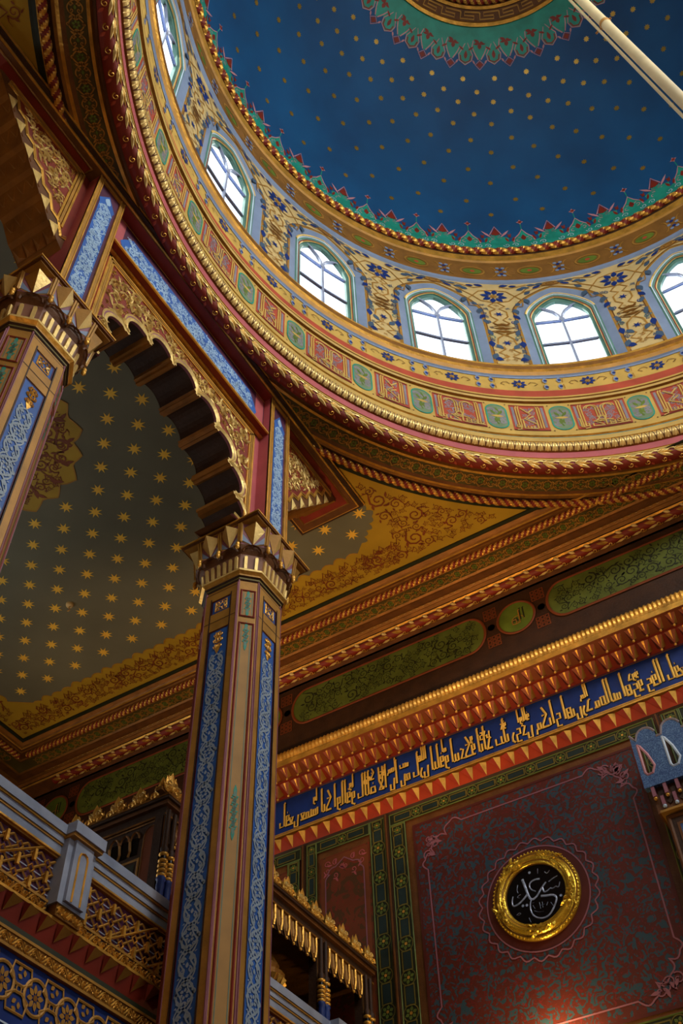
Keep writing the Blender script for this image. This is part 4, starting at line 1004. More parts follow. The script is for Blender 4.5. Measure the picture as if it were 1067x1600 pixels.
    for a, b in zip(cusp[:-1], cusp[1:]):
        for t in range(10): out.append((rad(a+(b-a)*t/10), Rc+.135*max(0, sin(pi*t/10))**.62))
    out.append((rad(cusp[-1]), Rc))
    pin = [(c[0]+r*cos(a), max(6.05, c[1]+r*sin(a))) for a, r in out]
    y0, y1, zt = 2.11, 4.01, 7.30
    def hit(a):
        dx, dz = cos(a), sin(a); t = 9e9
        if dx > 1e-6: t = min(t, (y1-c[0])/dx)
        if dx < -1e-6: t = min(t, (y0-c[0])/dx)
        if dz > 1e-6: t = min(t, (zt-c[1])/dz)
        return (c[0]+dx*t, max(6.05, c[1]+dz*t))
    po = [hit(a) for a, r in out]
    m = MB(); S = s_side(XA); SBk = s_side(-3.44)
    m.grid([[S(*p) for p in pin], [S(*p) for p in po]], RED); m.grid([[SBk(*p) for p in pin], [SBk(*p) for p in po]], BROWN)
    sof = lambda u, v, h=0: S(u, v, h)
    for i in range(len(pin)-1):
        (u, v), (u2, v2) = pin[i], pin[i+1]
        for (h0, h1, mm) in ((0, -.02, MAUVE), (-.02, -.35, NAVY if i > 0 else BROWN)): m.add([S(u, v, h0), S(u2, v2, h0), S(u2, v2, h1), S(u, v, h1)], [(0, 1, 2, 3)], DKBROWN if mm is NAVY else mm)
    dil = lambda k: [(c[0]+(r+k)*cos(a), max(6.075, c[1]+(r+k)*sin(a))) for a, r in out]
    ribbon(m, S, dil(.014), .030, PALE, .004, 1, .010); ribbon(m, S, dil(.037), .014, MAUVE, .004); ribbon(m, S, dil(.052), .018, PALE, .004, 1, .008)
    # fields on both sides and the gold mouldings framing the carved panel
    for (a, b) in ((2.0, y0), (y1, 4.12)): slab(m, S, a, b, 6.05, 7.345, -.0005, PINK, -.35)
    slab(m, S, y0, y1, zt, 7.345, -.0005, RED, -.35)
    for k, (o, w_, mm) in enumerate(((.0, .022, GOLD), (.026, .016, OCHRE), (.046, .018, GOLD))):
        for (a, b, z0, z1) in ((y0-.02+o, y0-.02+o+w_, 6.05, zt+.01-o), (y1+.02-o-w_, y1+.02-o, 6.05, zt+.01-o)): slab(m, S, a, b, z0, z1, .016-.003*k, mm)
        slab(m, S, y0-.02+o, y1+.02-o, zt+.01-o-w_, zt+.01-o, .016-.003*k, mm)
    def ins(u, v, r):
        if not (y0+.05+r < u < y1-.05-r and v < zt-.06-r and v > 6.2): return False
        a = atan2(v-c[1], u-c[0]); d = sqrt((u-c[0])**2+(v-c[1])**2); j = min(out, key=lambda q: abs(q[0]-a)); return d > j[1]+.065+r
    carving(m, S, ins, 70, .036, .078, PALE, PALE, .004, 3, (y0, y1, 6.2, zt))
    carving(m, S, ins, 120, .012, .024, OCHRE, GOLD, .002, 9, (y0, y1, 6.2, zt))
    arch = m.build('scalloped_arch', root)
    for a in cusp[1:-1]:                                              # wooden ribs running back from every cusp
        m = MB(); a = rad(a); n = (cos(a), sin(a)); t = (-sin(a), cos(a))
        def Q(x, tt, r): return (x, c[0]+n[0]*r+t[0]*tt, c[1]+n[1]*r+t[1]*tt)
        prof = [(-.022, Rc+.12), (-.036, Rc+.045), (-.040, Rc+.018), (-.016, Rc+.014), (-.014, Rc-.008), (.014, Rc-.008), (.016, Rc+.014), (.040, Rc+.018), (.036, Rc+.045), (.022, Rc+.12)]
        m.grid([[Q(XA+.004, *p) for p in prof], [Q(XA-.352, *p) for p in prof]], AMBER, cv=True); m.poly([Q(XA+.004, *p) for p in prof], PALE); m.poly([Q(XA-.352, *p) for p in prof], DKGOLD)
        m.build('arch_rib', arch)
    # --- stepped side brackets (the near one mirrors the far one)
    for far in (True, False):
        F = (lambda y: y) if far else (lambda y: 6.12-y)
        m = MB(); S0 = s_side(XA); S = lambda u, v, h=0: S0(F(u), v, h)
        lo = [(4.45+.137*k, 6.72+.170*k) for k in range(7)]; zig = []
        for (y, z) in lo: zig += [(y, z+.10), (y+.062, z+.25)]
        zig = [(4.40, 6.86)]+[p for p in zig if p[1] < 7.86]
        top = 7.92; last = zig[-1][0]
        fr = zig+[(last+.04, top), (4.40, top)]; slab(m, S, 4.405, 4.468, 6.86, 7.92, .003, RED)
        fill(m, S, fr, RED, .0); ribbon(m, S, [(u, v+.012) for u, v in zig], .030, GOLD, .004, 1, .008); ribbon(m, S, [(u, v+.045) for u, v in zig], .014, OCHRE, .004)
        for k, (o, w_, mm) in enumerate(((0, .018, GOLD), (.024, .022, OCHRE), (.052, .018, GOLD))):
            slab(m, S, 4.468+o, last+.03, 7.905-o-w_, 7.905-o, .016-.003*k, mm); slab(m, S, 4.468+o, 4.468+o+w_, 6.93+1.2*o, 7.905-o, .016-.003*k, mm)
        def ins(u, v, r):
            return u > 4.545+r and v < 7.83-r and v > 6.72+.25+(u-4.48)*1.24+.03+r*1.5
        carving(m, S, ins, 40, .032, .066, PALE, PALE, .004, 5, (4.42, 5.4, 6.9, 7.9)); carving(m, S, ins, 70, .012, .022, OCHRE, GOLD, .002, 6, (4.42, 5.4, 6.9, 7.9))
        # stepped underside with rows of little hanging wedges
        st = [(4.40, 6.70)]
        for (y, z) in lo: st += [(y+.10, z+.115), (y+.137, z+.17-.03)]
        st = [p for p in st if p[1] < 7.9]+[(last+.12, 7.92)]
        for a, b in zip(st[:-1], st[1:]): m.add([S(*a, 0), S(*b, 0), S(*b, -.36), S(*a, -.36)], [(0, 1, 2, 3)], AMBER)
        side = [(4.40, 7.92)]+st; m.poly([S(u, v, -.001) for u, v in side], BROWN); m.poly([S(u, v, -.36) for u, v in side], BROWN)
        for (y, z) in lo:
            if z > 7.62: continue
            m.add([S(y+.13, z+.145, .006), S(y+.045, z+.205, .006), S(y+.045, z+.035, .004), S(y+.08, z+.12, .022)], [(0, 1, 3), (1, 2, 3), (2, 0, 3)], PALE)
            for q in range(4):
                h = -.035-.09*q; a, b, d = (y+.02, z+.03), (y+.10, z+.115), (y+.035, z+.135)
                p = [S(a[0], a[1], h+.04), S(b[0], b[1], h+.044), S(b[0], b[1], h-.044), S(a[0], a[1], h-.04), S((a[0]+b[0])/2-.012, (a[1]+b[1])/2-.045, h)]
                m.add(p, [(0, 1, 4), (1, 2, 4), (2, 3, 4), (3, 0, 4)], AMBER)
        m.build('side_bracket', root)
arcade()

# ------------------------------------------------------------------ the two columns
def column():
    root = thing('painted_column', 'octagonal painted column with stalactite capital in the middle of the picture', 'column', (-3.25, YF_, -1.6))
    cx, cy = -3.25, YF_
    def face(k):
        a = k*pi/4; d = .24 if k % 2 == 0 else .2687; n = (cos(a), sin(a)); U = (-sin(a), cos(a))
        return lambda u, v, h=0: (cx+n[0]*(d+h)+U[0]*u, cy+n[1]*(d+h)+U[1]*u, v)
    def octa(s, ch=.10):
        h = .24*s; q = h-ch*s; return [(cx+x, cy+y) for x, y in ((h, -q), (h, q), (q, h), (-q, h), (-h, q), (-h, -q), (-q, -h), (q, -h))]
    m = MB(); o = octa(1); m.grid([[(x, y, -1.1) for x, y in o], [(x, y, 5.52) for x, y in o]], OCHRE, cv=True)
    for x, y in o: m.tube([(x, y, -1.1), (x, y, 5.50)], .007, MAUVE, 6)
    m.build('shaft', root)
    m = MB(); prof = [(1.45, -1.6), (1.45, -1.35), (1.3, -1.3), (1.3, -1.18), (1.1, -1.12), (1.0, -1.10)]
    m.grid([[(x, y, z) for x, y in octa(s)] for s, z in prof], [OCHRE, GOLD, OCHRE, GOLD, BROWN], cv=True); m.build('base', root)
    for k in range(8):
        S = face(k); m = MB(); Sx = swap(S)
        if k % 2 == 0:
            for sx in (-1, 1):
                slab(m, S, sx*.108-.026, sx*.108+.026, -1.0, 5.45, .010, OCHRE); slab(m, S, sx*.137-.003, sx*.137+.003, -1.0, 5.47, .013, MAUVE); slab(m, S, sx*.086-.004, sx*.086+.004, -1.0, 5.40, .013, DKBROWN)
            for z0, z1 in ((5.38, 5.45), (5.075, 5.24)): slab(m, S, -.135, .135, z0, z1, .0098, OCHRE)
            for z in (5.452, 5.158): rect(m, S, -.134, .134, z-.003, z+.003, DKBROWN, .0115)
            rect(m, S, -.082, .082, 5.24, 5.38, BLUE, .002); frame(m, S, -.082, .082, 5.24, 5.38, .010, PURPLE, .004)
            for sx in (-1, 1):
                for sz in (-1, 1):
                    spiral(m, S, (sx*.026, 5.31+sz*.026), .026, 0, sx*sz*1.3, GOLD, .010, .006, .004); leaf(m, S, (sx*.02, 5.31), (0 if sx > 0 else pi)+sz*.7*sx, .045, .016, PALE, .006, .003)
            frame(m, S, -.052, .052, 5.26, 5.36, .008, GOLD, .006, .003)
            rect(m, S, -.082, .082, -1.0, 5.075, BLUE, .002); frame(m, S, -.082, .082, -1.0, 5.075, .008, PURPLE, .004)
            for (z, r) in ((5.02, .030), (4.97, .036), (4.91, .026)):       # gilt knot heading the panel
                for sx in (-1, 1): spiral(m, S, (sx*.022, z), r*.8, pi/2, sx*1.3, GOLD, .010, .006, .005)
                ring(m, S, (0, z), r*.7, .009, GOLD, .007, None, 12, .004)
            leaf(m, S, (0, 4.93), -pi/2, .09, .04, GOLD, .006, .004)
            lattice_vine(m, Sx, -.98, 4.84, 0, .062, .15, .013, PGREY, .006, PGREY)
            for sx in (-1, 1): vine(m, Sx, -.98, 4.84, sx*.035, .024, .15, .009, PGREY, .0065)
        else:
            rect(m, S, -.069, .069, -1.0, 5.48, OCHRE, .001)
            for (z0, z1) in ((5.13, 5.40), (-1.0, 5.075)):
                rect(m, S, -.05, .05, z0, z1, TAN, .002); frame(m, S, -.056, .056, z0, z1, .014, RED, .006, .005)
                for sx in (-1, 1): rect(m, S, sx*.032-.002, sx*.032+.002, z0+.03, z1-.03, TEALD, .004)
            for zc, n in ((5.265, 1), (4.95, 1), (3.55, 2), (1.9, 2), (.3, 2)):
                for q in range(-n, n+1):
                    flower(m, S, (0, zc+.05*q), .024, 6, TEAL, .005); leaf(m, S, (0, zc+.05*q), pi/2, .05, .02, TEALD, .0055); leaf(m, S, (0, zc+.05*q), -pi/2, .05, .02, TEALD, .0055)
                leaf(m, S, (0, zc+.05*n), pi/2, .09, .022, TEAL, .005); leaf(m, S, (0, zc-.05*n), -pi/2, .09, .022, TEAL, .005)
        m.build('painted_panel', root)
    # capital
    m = MB(); prof = [(1.0, 5.49), (1.04, 5.50), (1.04, 5.515), (1.09, 5.525), (1.09, 5.54), (1.17, 5.56), (1.17, 5.578), (1.10, 5.583), (1.16, 5.73), (1.24, 5.76), (1.30, 5.80), (1.38, 6.005)]
    m.grid([[(x, y, z) for x, y in octa(s)] for s, z in prof], [DKBROWN, OLIVE, DKBROWN, OCHRE, GOLD, PALE, OCHRE, FLUTE, BROWN, BROWN, MAUVE], cv=True)
    def cface(k, sc0, sc1, z0, z1):
        """leaning face of the flaring capital"""
        a = k*pi/4; n = (cos(a), sin(a)); U = (-sin(a), cos(a)); dd = .24 if k % 2 == 0 else .2687
        def S(u, v, h=0):
            s = sc0+(sc1-sc0)*(v-z0)/(z1-z0); d = dd*s+h
            return (cx+n[0]*d+U[0]*u*s, cy+n[1]*d+U[1]*u*s, v)
        return S
    for k in range(8):
        S = cface(k, 1.10, 1.16, 5.583, 5.73)
        for u in ((-.115, -.069, -.023, .023, .069, .115) if k % 2 == 0 else (-.035, .035)):
            slab(m, S, u-.010, u+.010, 5.583, 5.700, .016, PALE); S2 = S
            m.ball(S(u, 5.700, .006), .0125, PALE, 6, 4)
        S = cface(k, 1.30, 1.38, 5.80, 6.005)
        us = (-.066, .066) if k % 2 == 0 else (0,)
        for u in us:                                                  # faceted kites, half rose half gold
            w, pk = .060, .062
            tl, tr, bt, tp = (u-w, 5.955), (u+w, 5.955), (u, 5.80), (u, 6.0)
            r1 = S(u, 5.985, pk); r2 = S(*bt, .006)
            m.add([S(*tl, .002), S(u, 6.003, .01), r1, r2], [(0, 1, 2), (0, 2, 3)], OCHRE); m.add([S(*tr, .002), S(u, 6.003, .01), r1, r2], [(0, 1, 2), (0, 2, 3)], PALE)
            frame_pts = [(u-w-.006, 6.0), (u-w-.006, 5.82), (u, 5.79), (u+w+.006, 5.82), (u+w+.006, 6.0)]
            ribbon(m, S, frame_pts, .007, PALE, .004, 1, .004)
            fill(m, S, [(u-w-.004, 5.90), (u-w-.004, 5.83), (u-.006, 5.80)], GREYB, .004); fill(m, S, [(u+w+.004, 5.90), (u+w+.004, 5.83), (u+.006, 5.80)], GREYB, .004)
        for u in ((-.135, 0, .135) if k % 2 == 0 else ()):
            for o in (-.007, .007): slab(m, S, u+o-.0045, u+o+.0045, 5.81, 6.0, .016, OCHRE)
        S = cface(k, 1.24, 1.30, 5.76, 5.80)
        for u in us:                                                  # dark little arches over the flutes
            ribbon(m, S, [(u+.058*cos(t), 5.735+.055*sin(t)) for t in (0, .5, 1.05, 1.57, 2.1, 2.65, 3.14)], .014, BROWN, .012, 1, .01)
    cap = m.build('capital', root)
    for k in range(0, 8, 2):
        S = cface(k, 1.24, 1.30, 5.76, 5.80)
        for u in (-.135, 0, .135):
            m = MB(); p = S(u, 5.775, .030); m.lathe([(.003, .03), (.014, .022), (.017, .008), (.012, -.004), (.016, -.014), (.017, -.028), (.008, -.044), (.001, -.05)], p, GOLD, 10); m.build('pendant_knob', cap)
    m = MB(); h = .352
    m.box(cx-h, cx+h, cy-h, cy+h, 6.018, 6.032, BROWN); m.box(cx-h-.008, cx+h+.008, cy-h-.008, cy+h+.008, 6.032, 6.044, GOLD); m.box(cx-h+.016, cx+h-.016, cy-h+.016, cy+h-.016, 6.004, 6.018, OCHRE)
    m.build('abacus', root)
    return root
far_col = column()
def copy_tree(o, loc):
    c = o.copy(); COL.objects.link(c); c.location = (loc[0], loc[1], loc[2]+Z0)
    for ch in list(o.children):
        d = ch.copy(); COL.objects.link(d); d.parent = c
        for g in list(ch.children):
            e = g.copy(); COL.objects.link(e); e.parent = d
    return c
near_col = copy_tree(far_col, (-3.25, YN, -1.6))
near_col['label'] = 'octagonal painted column cut by the left edge, carrying the near end of the arcade'

# ------------------------------------------------------------------ gallery front and its marble balustrade
XG = -3.56                                   # the gallery front runs behind the columns
GK = 3.56/3.15
def gk(S): return lambda u, v, h=0: S(u*GK, v*GK, h)      # the front is drawn in units of 1/GK m
def gallery():
    m = MB(); m.box(XW0, XG-.06, YW0, YW1, 1.86*GK, 2.39*GK, DKBROWN)
    secs = ((YW0/GK, YW1/GK),)
    g = m.build('gallery_floor', None, 'structure')
    m = MB(); S = gk(s_side(XG-.05)); SX = gk(s_side(XG))
    for a, b in secs:
        slab(m, SX, a, b, 2.392, 2.405, .0, GOLD, -.05)
        m.grid([[SX(a, 2.392, -.005), SX(b, 2.392, -.005)], [SX(a, 2.30, -.045), SX(b, 2.30, -.045)]], RED)
        m.grid([[SX(a, 2.30, -.045), SX(b, 2.30, -.045)], [SX(a, 2.262, -.03), SX(b, 2.262, -.03)]], DKGREEN)
        slab(m, S, a, b, 2.19, 2.262, .022, DKGOLD); slab(m, S, a, b, 2.252, 2.264, .028, OCHRE); slab(m, S, a, b, 2.188, 2.2, .028, OCHRE)
        vine(m, S, a+.02, b-.02, 2.226, .024, .09, .009, GOLD, .024, .005)
        y = a+.02
        while y < b-.1:                                               # pyramidal gilt teeth
            A, B, C_, T = SX(y, 2.385, 0), SX(y+.098, 2.385, 0), SX(y+.02, 2.318, -.03), SX(y+.015, 2.378, .028)
            m.add([A, B, C_, T], [(3, 1, 2)], OCHRE); m.add([A, B, C_, T], [(0, 3, 2)], RED); m.add([A, B, T], [(0, 1, 2)], BROWN); y += .105
        rect(m, S, a, b, 1.86, 2.19, NAVY, .004)
        n = int((b-a)/.196)
        for k in range(n):
            y = 2.784+.196*(round((a-2.784)/.196)+k+1)
            if y > b-.1: break
            ring(m, S, (y, 2.07), .066, .016, OCHRE, .010, .072, 26, .004); flower(m, S, (y, 2.07), .048, 8, OCHRE, .008, DKGOLD, 1.1)
            u = y+.098
            ribbon(m, S, [(u-.062, 2.11), (u-.05, 2.165), (u+.05, 2.165), (u+.062, 2.11), (u+.02, 2.085), (u-.02, 2.085)], .014, OCHRE, .010, 1, .004, True)
            ribbon(m, S, [(u-.062, 2.03), (u-.05, 1.975), (u+.05, 1.975), (u+.062, 2.03), (u+.02, 2.055), (u-.02, 2.055)], .014, OCHRE, .010, 1, .004, True)
            for v, d in ((2.135, 1), (2.005, -1)): flower(m, S, (u, v), .028, 3, OCHRE, .008)
            ring(m, S, (u, 2.07), .014, .008, OCHRE, .010, .016, 12)
        rect(m, S, a, b, 1.862, 1.90, DKGOLD, .008); rect(m, S, a, b, 1.918, 1.925, WHITEB, .008)
    m.build('painted_fascia', g)
    return g
gallery()
def balustrade(a, b, posts, label):
    root = thing('marble_balustrade', label, 'balustrade', (XG-.1, (a+b)/2*GK, 2.40*GK))
    m = MB()
    for (z0, z1, d, mm) in ((2.79, 2.838, .03, MARBLE), (2.782, 2.792, .022, GOLD), (2.752, 2.784, .012, MARBLE), (2.742, 2.752, .006, OCHRE), (2.700, 2.742, .0, MARBLE), (2.692, 2.701, .004, GOLD)):
        m.box(XG-.2-d*.3, XG-.02+d, (a)*GK, (b)*GK, (z0)*GK, (z1)*GK, mm)
    m.build('handrail', root)
    ed = [a]+[q for p in posts for q in (p-.095, p+.095)]+[b]
    for i in range(0, len(ed), 2):
        u0, u1 = ed[i], ed[i+1]
        if u1-u0 < .05: continue
        m = MB(); m.box(XG-.11, XG-.05, (u0)*GK, (u1)*GK, (2.40)*GK, (2.70)*GK, PURPLE); S = gk(s_side(XG-.05))  # solid dark backing; the shade in the piercings is put into its colour
        cell = .088; n = max(1, round((u1-u0)/cell)); c = (u1-u0)/n
        for k in range(n):
            for r in range(3):
                Q = place(S, u0+(k+.5)*c, 2.502+.066*r, c/2, .033)
                for pts in ([(-1, -1), (-.3, -.3)], [(1, 1), (.3, .3)], [(-1, 1), (-.3, .3)], [(1, -1), (.3, -.3)]): ribbon(m, Q, pts, .32, OCHRE, .010, 1, .006)
                ribbon(m, Q, [(-.42, 0), (0, .62), (.42, 0), (0, -.62)], .26, GOLD, .012, 1, .006, True)
                if (k+r) % 2 == 0: slab(m, Q, -.16, .16, -.9, .75, .028, GOLD, .01)
                ribbon(m, Q, [(-1, 0), (-.42, 0)], .16, MARBLE, .006); ribbon(m, Q, [(1, 0), (.42, 0)], .16, MARBLE, .006)
        for v in (2.472, 2.690): slab(m, S, u0, u1, v-.006, v+.006, .02, OCHRE)
        for q in range(int((u1-u0)/.3)+2):                              # long gilt diagonals of the star pattern
            ua = u0-.1+q*.3
            L = [(ua, 2.475), (ua+.34, 2.688)]
            if L[0][0] >= u0 and L[1][0] <= u1: ribbon(m, S, L, .012, GOLD, .022, 1, .008)
        m.build('pierced_panel', root)
        m = MB(); m.box(XG-.11, XG-.035, (u0)*GK, (u1)*GK, (2.405)*GK, (2.470)*GK, DKBROWN); S = gk(s_side(XG-.035))
        vine(m, S, u0+.01, u1-.01, 2.437, .030, .10, .013, GOLD, .002, .010); vine(m, S, u0+.04, u1-.01, 2.437, .022, .07, .010, DKGOLD, .002, .007)
        m.build('leaf_band', root)
    for p in posts:
        m = MB(); x = XG+.045
        m.box(XG-.2, x-.02, (p-.092)*GK, (p+.092)*GK, (2.46)*GK, (2.80)*GK, MARBLE); m.box(XG-.2, x+.0, (p-.06)*GK, (p+.06)*GK, (2.475)*GK, (2.80)*GK, MARBLE); m.box(XG-.2, x+.03, (p-.105)*GK, (p+.105)*GK, (2.79)*GK, (2.845)*GK, MARBLE); m.box(XG-.2, x+.018, (p-.1)*GK, (p+.1)*GK, (2.775)*GK, (2.79)*GK, OCHRE)
        m.box(XG-.15, x-.03, (p-.08)*GK, (p+.08)*GK, (2.405)*GK, (2.46)*GK, DKGOLD); S = gk(s_side(x))
        ribbon(m, S, [(p-.028, 2.478), (p-.028, 2.70), (p-.02, 2.722), (p, 2.73), (p+.02, 2.722), (p+.028, 2.70), (p+.028, 2.478)], .011, GOLD, .002, 1, .008)
        vine(m, gk(s_side(x-.03)), p-.075, p+.075, 2.432, .022, .07, .012, GOLD, .002, .008)
        m.build('post', root)
    return root
balustrade(YW0/GK+.02, YW1/GK-.02, (.7, 3.025, 5.35), 'white and gold marble balustrade with pierced panels, running behind the columns along the gallery')

# ------------------------------------------------------------------ carved lodge standing in the gallery
def lodge():
    x1, y0, x0, y1 = -4.07, 4.646, -5.45, 7.58
    root = thing('carved_lodge', 'dark carved prayer lodge with gilded leaf cresting, in the gallery behind the middle column', 'lodge', ((x0+x1)/2, (y0+y1)/2, 2.70))
    SX = lambda d=0: s_side(x1+d); SY = lambda d=0: s_back(y0-d)
    m = MB()
    m.box(x0, x1, y0, y1, 4.405, 4.435, DKBROWN); m.box(x0, x1-.02, y0+.02, y1, 4.375, 4.405, BROWN); m.box(x0, x1-.05, y0+.05, y1, 4.31, 4.375, DKBROWN); m.box(x0, x1-.035, y0+.035, y1, 4.295, 4.31, DKGOLD)
    m.box(x0, x1+.004, y0-.004, y1, 4.425, 4.438, DKGOLD)
    cor = m.build('cornice', root)
    # leaf cresting, every palmette a part
    def palm(S, u, s=1.0):
        p = MB(); v = 4.438
        slab(p, S, u-.10, u+.10, v, v+.03, .0, DKGOLD, -.05)
        for (a, L, w) in ((pi/2, .165, .085), (pi/2+.45, .125, .07), (pi/2-.45, .125, .07), (pi/2+.95, .10, .06), (pi/2-.95, .10, .06)): leaf(p, S, (u, v+.015), a, L*s, w, GOLD, .002, .016); leaf(p, lambda a_, b_, h=0: S(a_, b_, -h), (u, v+.015), a, L*s, w, GOLD, .03, .016)
        for sx in (-1, 1): spiral(p, S, (u+sx*.055, v+.045), .038, 0, sx*1.3, GOLD, .016, .008, .008); spiral(p, S, (u+sx*.03, v+.09), .026, 0, sx*1.3, PALE, .012, .010, .008)
        p.ball(S(u, v+.035, .012), .018, GOLD, 8, 5)
        p.build('crest_leaf', cor)
    for k in range(14): palm(SX(-.03), 7.50-.2125*k)
    palm(SX(-.02), y0+.04, 1.1)
    for k in range(6): palm(SY(-.03), x1-.10-.2*k)
    # posts and colonnettes
    def post(x, y):
        p = MB(); p.box(x-.07, x, y-.045, y+.045, 2.70, 4.30, DKBROWN); S = s_side(x); frame(p, S, y-.035, y+.035, 3.98, 4.28, .008, DKGOLD, .003, .003); o = p.build('post', root)
        for d in (-.035, .035):
            q = MB(); c = (x+.04, y+d, 0)
            q.lathe([(.030, 2.70), (.030, 2.8), (.026, 2.82), (.026, 3.70), (.030, 3.72), (.026, 3.76), (.034, 3.77), (.028, 3.79)], c, NAVY, 12)
            for z in (3.80, 3.835, 3.87, 3.905, 3.955): q.lathe([(.022, z-.014), (.034, z-.006), (.034, z+.006), (.022, z+.014)], c, GOLD, 12)
            q.lathe([(.022, 3.79), (.022, 3.96)], c, BLACK, 10); q.lathe([(.02, 3.96), (.03, 4.0), (.017, 4.02), (.017, 4.30)], c, DKBROWN, 10); q.build('colonnette', o)
    for y in (5.35, 6.735, 7.446): post(x1-.06, y)
    post(x1-.04, y0+.06)
    # gilded drop valances between the posts
    for a, b in ((y0+.12, 5.30), (5.40, 6.685), (6.785, 7.40)):
        p = MB(); S = SX(-.06); rect(p, S, a, b, 4.12, 4.30, DKBROWN, 0); n = max(2, round((b-a)/.1)); c = (b-a)/n
        for k in range(n):
            u = a+(k+.5)*c
            fill(p, S, [(u-.45*c, 4.295), (u+.45*c, 4.295), (u+.38*c, 4.16), (u+.1*c, 4.105), (u-.1*c, 4.105), (u-.38*c, 4.16)], DKGOLD, .012, .022)
            ribbon(p, S, [(u+.18*c, 4.29), (u+.2*c, 4.18), (u+.06*c, 4.12)], .018, GOLD, .026, 1, .008); ribbon(p, S, [(u-.25*c, 4.27), (u-.15*c, 4.15)], .012, OCHRE, .022, 1, .006); p.ball(S(u, 4.105, .015), .014, GOLD, 6, 4)
        p.build('drop_valance', root)
    # inner walls, door leaves, hanging corbel
    m = MB(); m.box(x0, x1-.75, y0+.1, y1, 2.70, 4.30, DKBROWN); S = s_side(x1-.748)
    for a, b in ((5.0, 5.5), (5.6, 6.1), (6.2, 6.7), (6.85, 7.4)): frame(m, S, a, b, 2.9, 4.0, .02, OCHRE, .004, .006); rect(m, S, a+.05, b-.05, 2.95, 3.95, DKGREEN, .003)
    m.build('inner_panelling', root)
    m = MB(); c = (x1-.30, 6.30, 0); m.lathe([(.01, 3.66), (.05, 3.70), (.10, 3.78), (.17, 3.86), (.175, 3.90), (.12, 3.92), (.13, 3.97), (.08, 4.06), (.03, 4.12), (.015, 4.30)], c, DKGOLD, 16, False)
    for k in range(16): a = 2*pi*k/16; m.add([(c[0]+.17*cos(a-.15), c[1]+.17*sin(a-.15), 3.87), (c[0]+.17*cos(a+.15), c[1]+.17*sin(a+.15), 3.87), (c[0]+.12*cos(a), c[1]+.12*sin(a), 3.77), (c[0]+.19*cos(a), c[1]+.19*sin(a), 3.85)], [(0, 3, 2), (3, 1, 2)], GOLD)
    m.build('hanging_corbel', root)
    # side towards the eye: arched panels, niche-work and frames
    m = MB(); S = SY(-.05); slab(m, S, x0, x1-.05, 2.70, 4.30, 0, DKBROWN, -.05)
    for xc in (-4.215, -4.98):
        pts = [(xc-.07, 3.30), (xc+.07, 3.30)]+ell((xc, 4.17), .07, .08, 10, 0, pi); fill(m, S, pts, RUST, .004); ribbon(m, S, pts, .010, DKGOLD, .006, 1, .004, True)
    for k in range(3):
        xc = -4.36-.09*k
        ribbon(m, S, ell((xc, 4.18), .036, .06, 10, 0, pi), .016, DKGOLD, .010, 1, .010); ribbon(m, S, [(xc-.044, 4.18), (xc-.03, 4.10), (xc-.044, 4.06)], .022, OCHRE, .010, 1, .010); rect(m, S, xc-.03, xc+.03, 4.06, 4.2, BLACK, .003)
    frame(m, S, -4.66, -4.30, 3.4, 4.03, .02, OCHRE, .004, .006); rect(m, S, -4.62, -4.34, 3.44, 3.99, DKGREEN, .003); frame(m, S, x0, x1-.06, 2.72, 4.29, .014, DKGOLD, .006, .004)
    m.build('arched_panelling', root)
lodge()

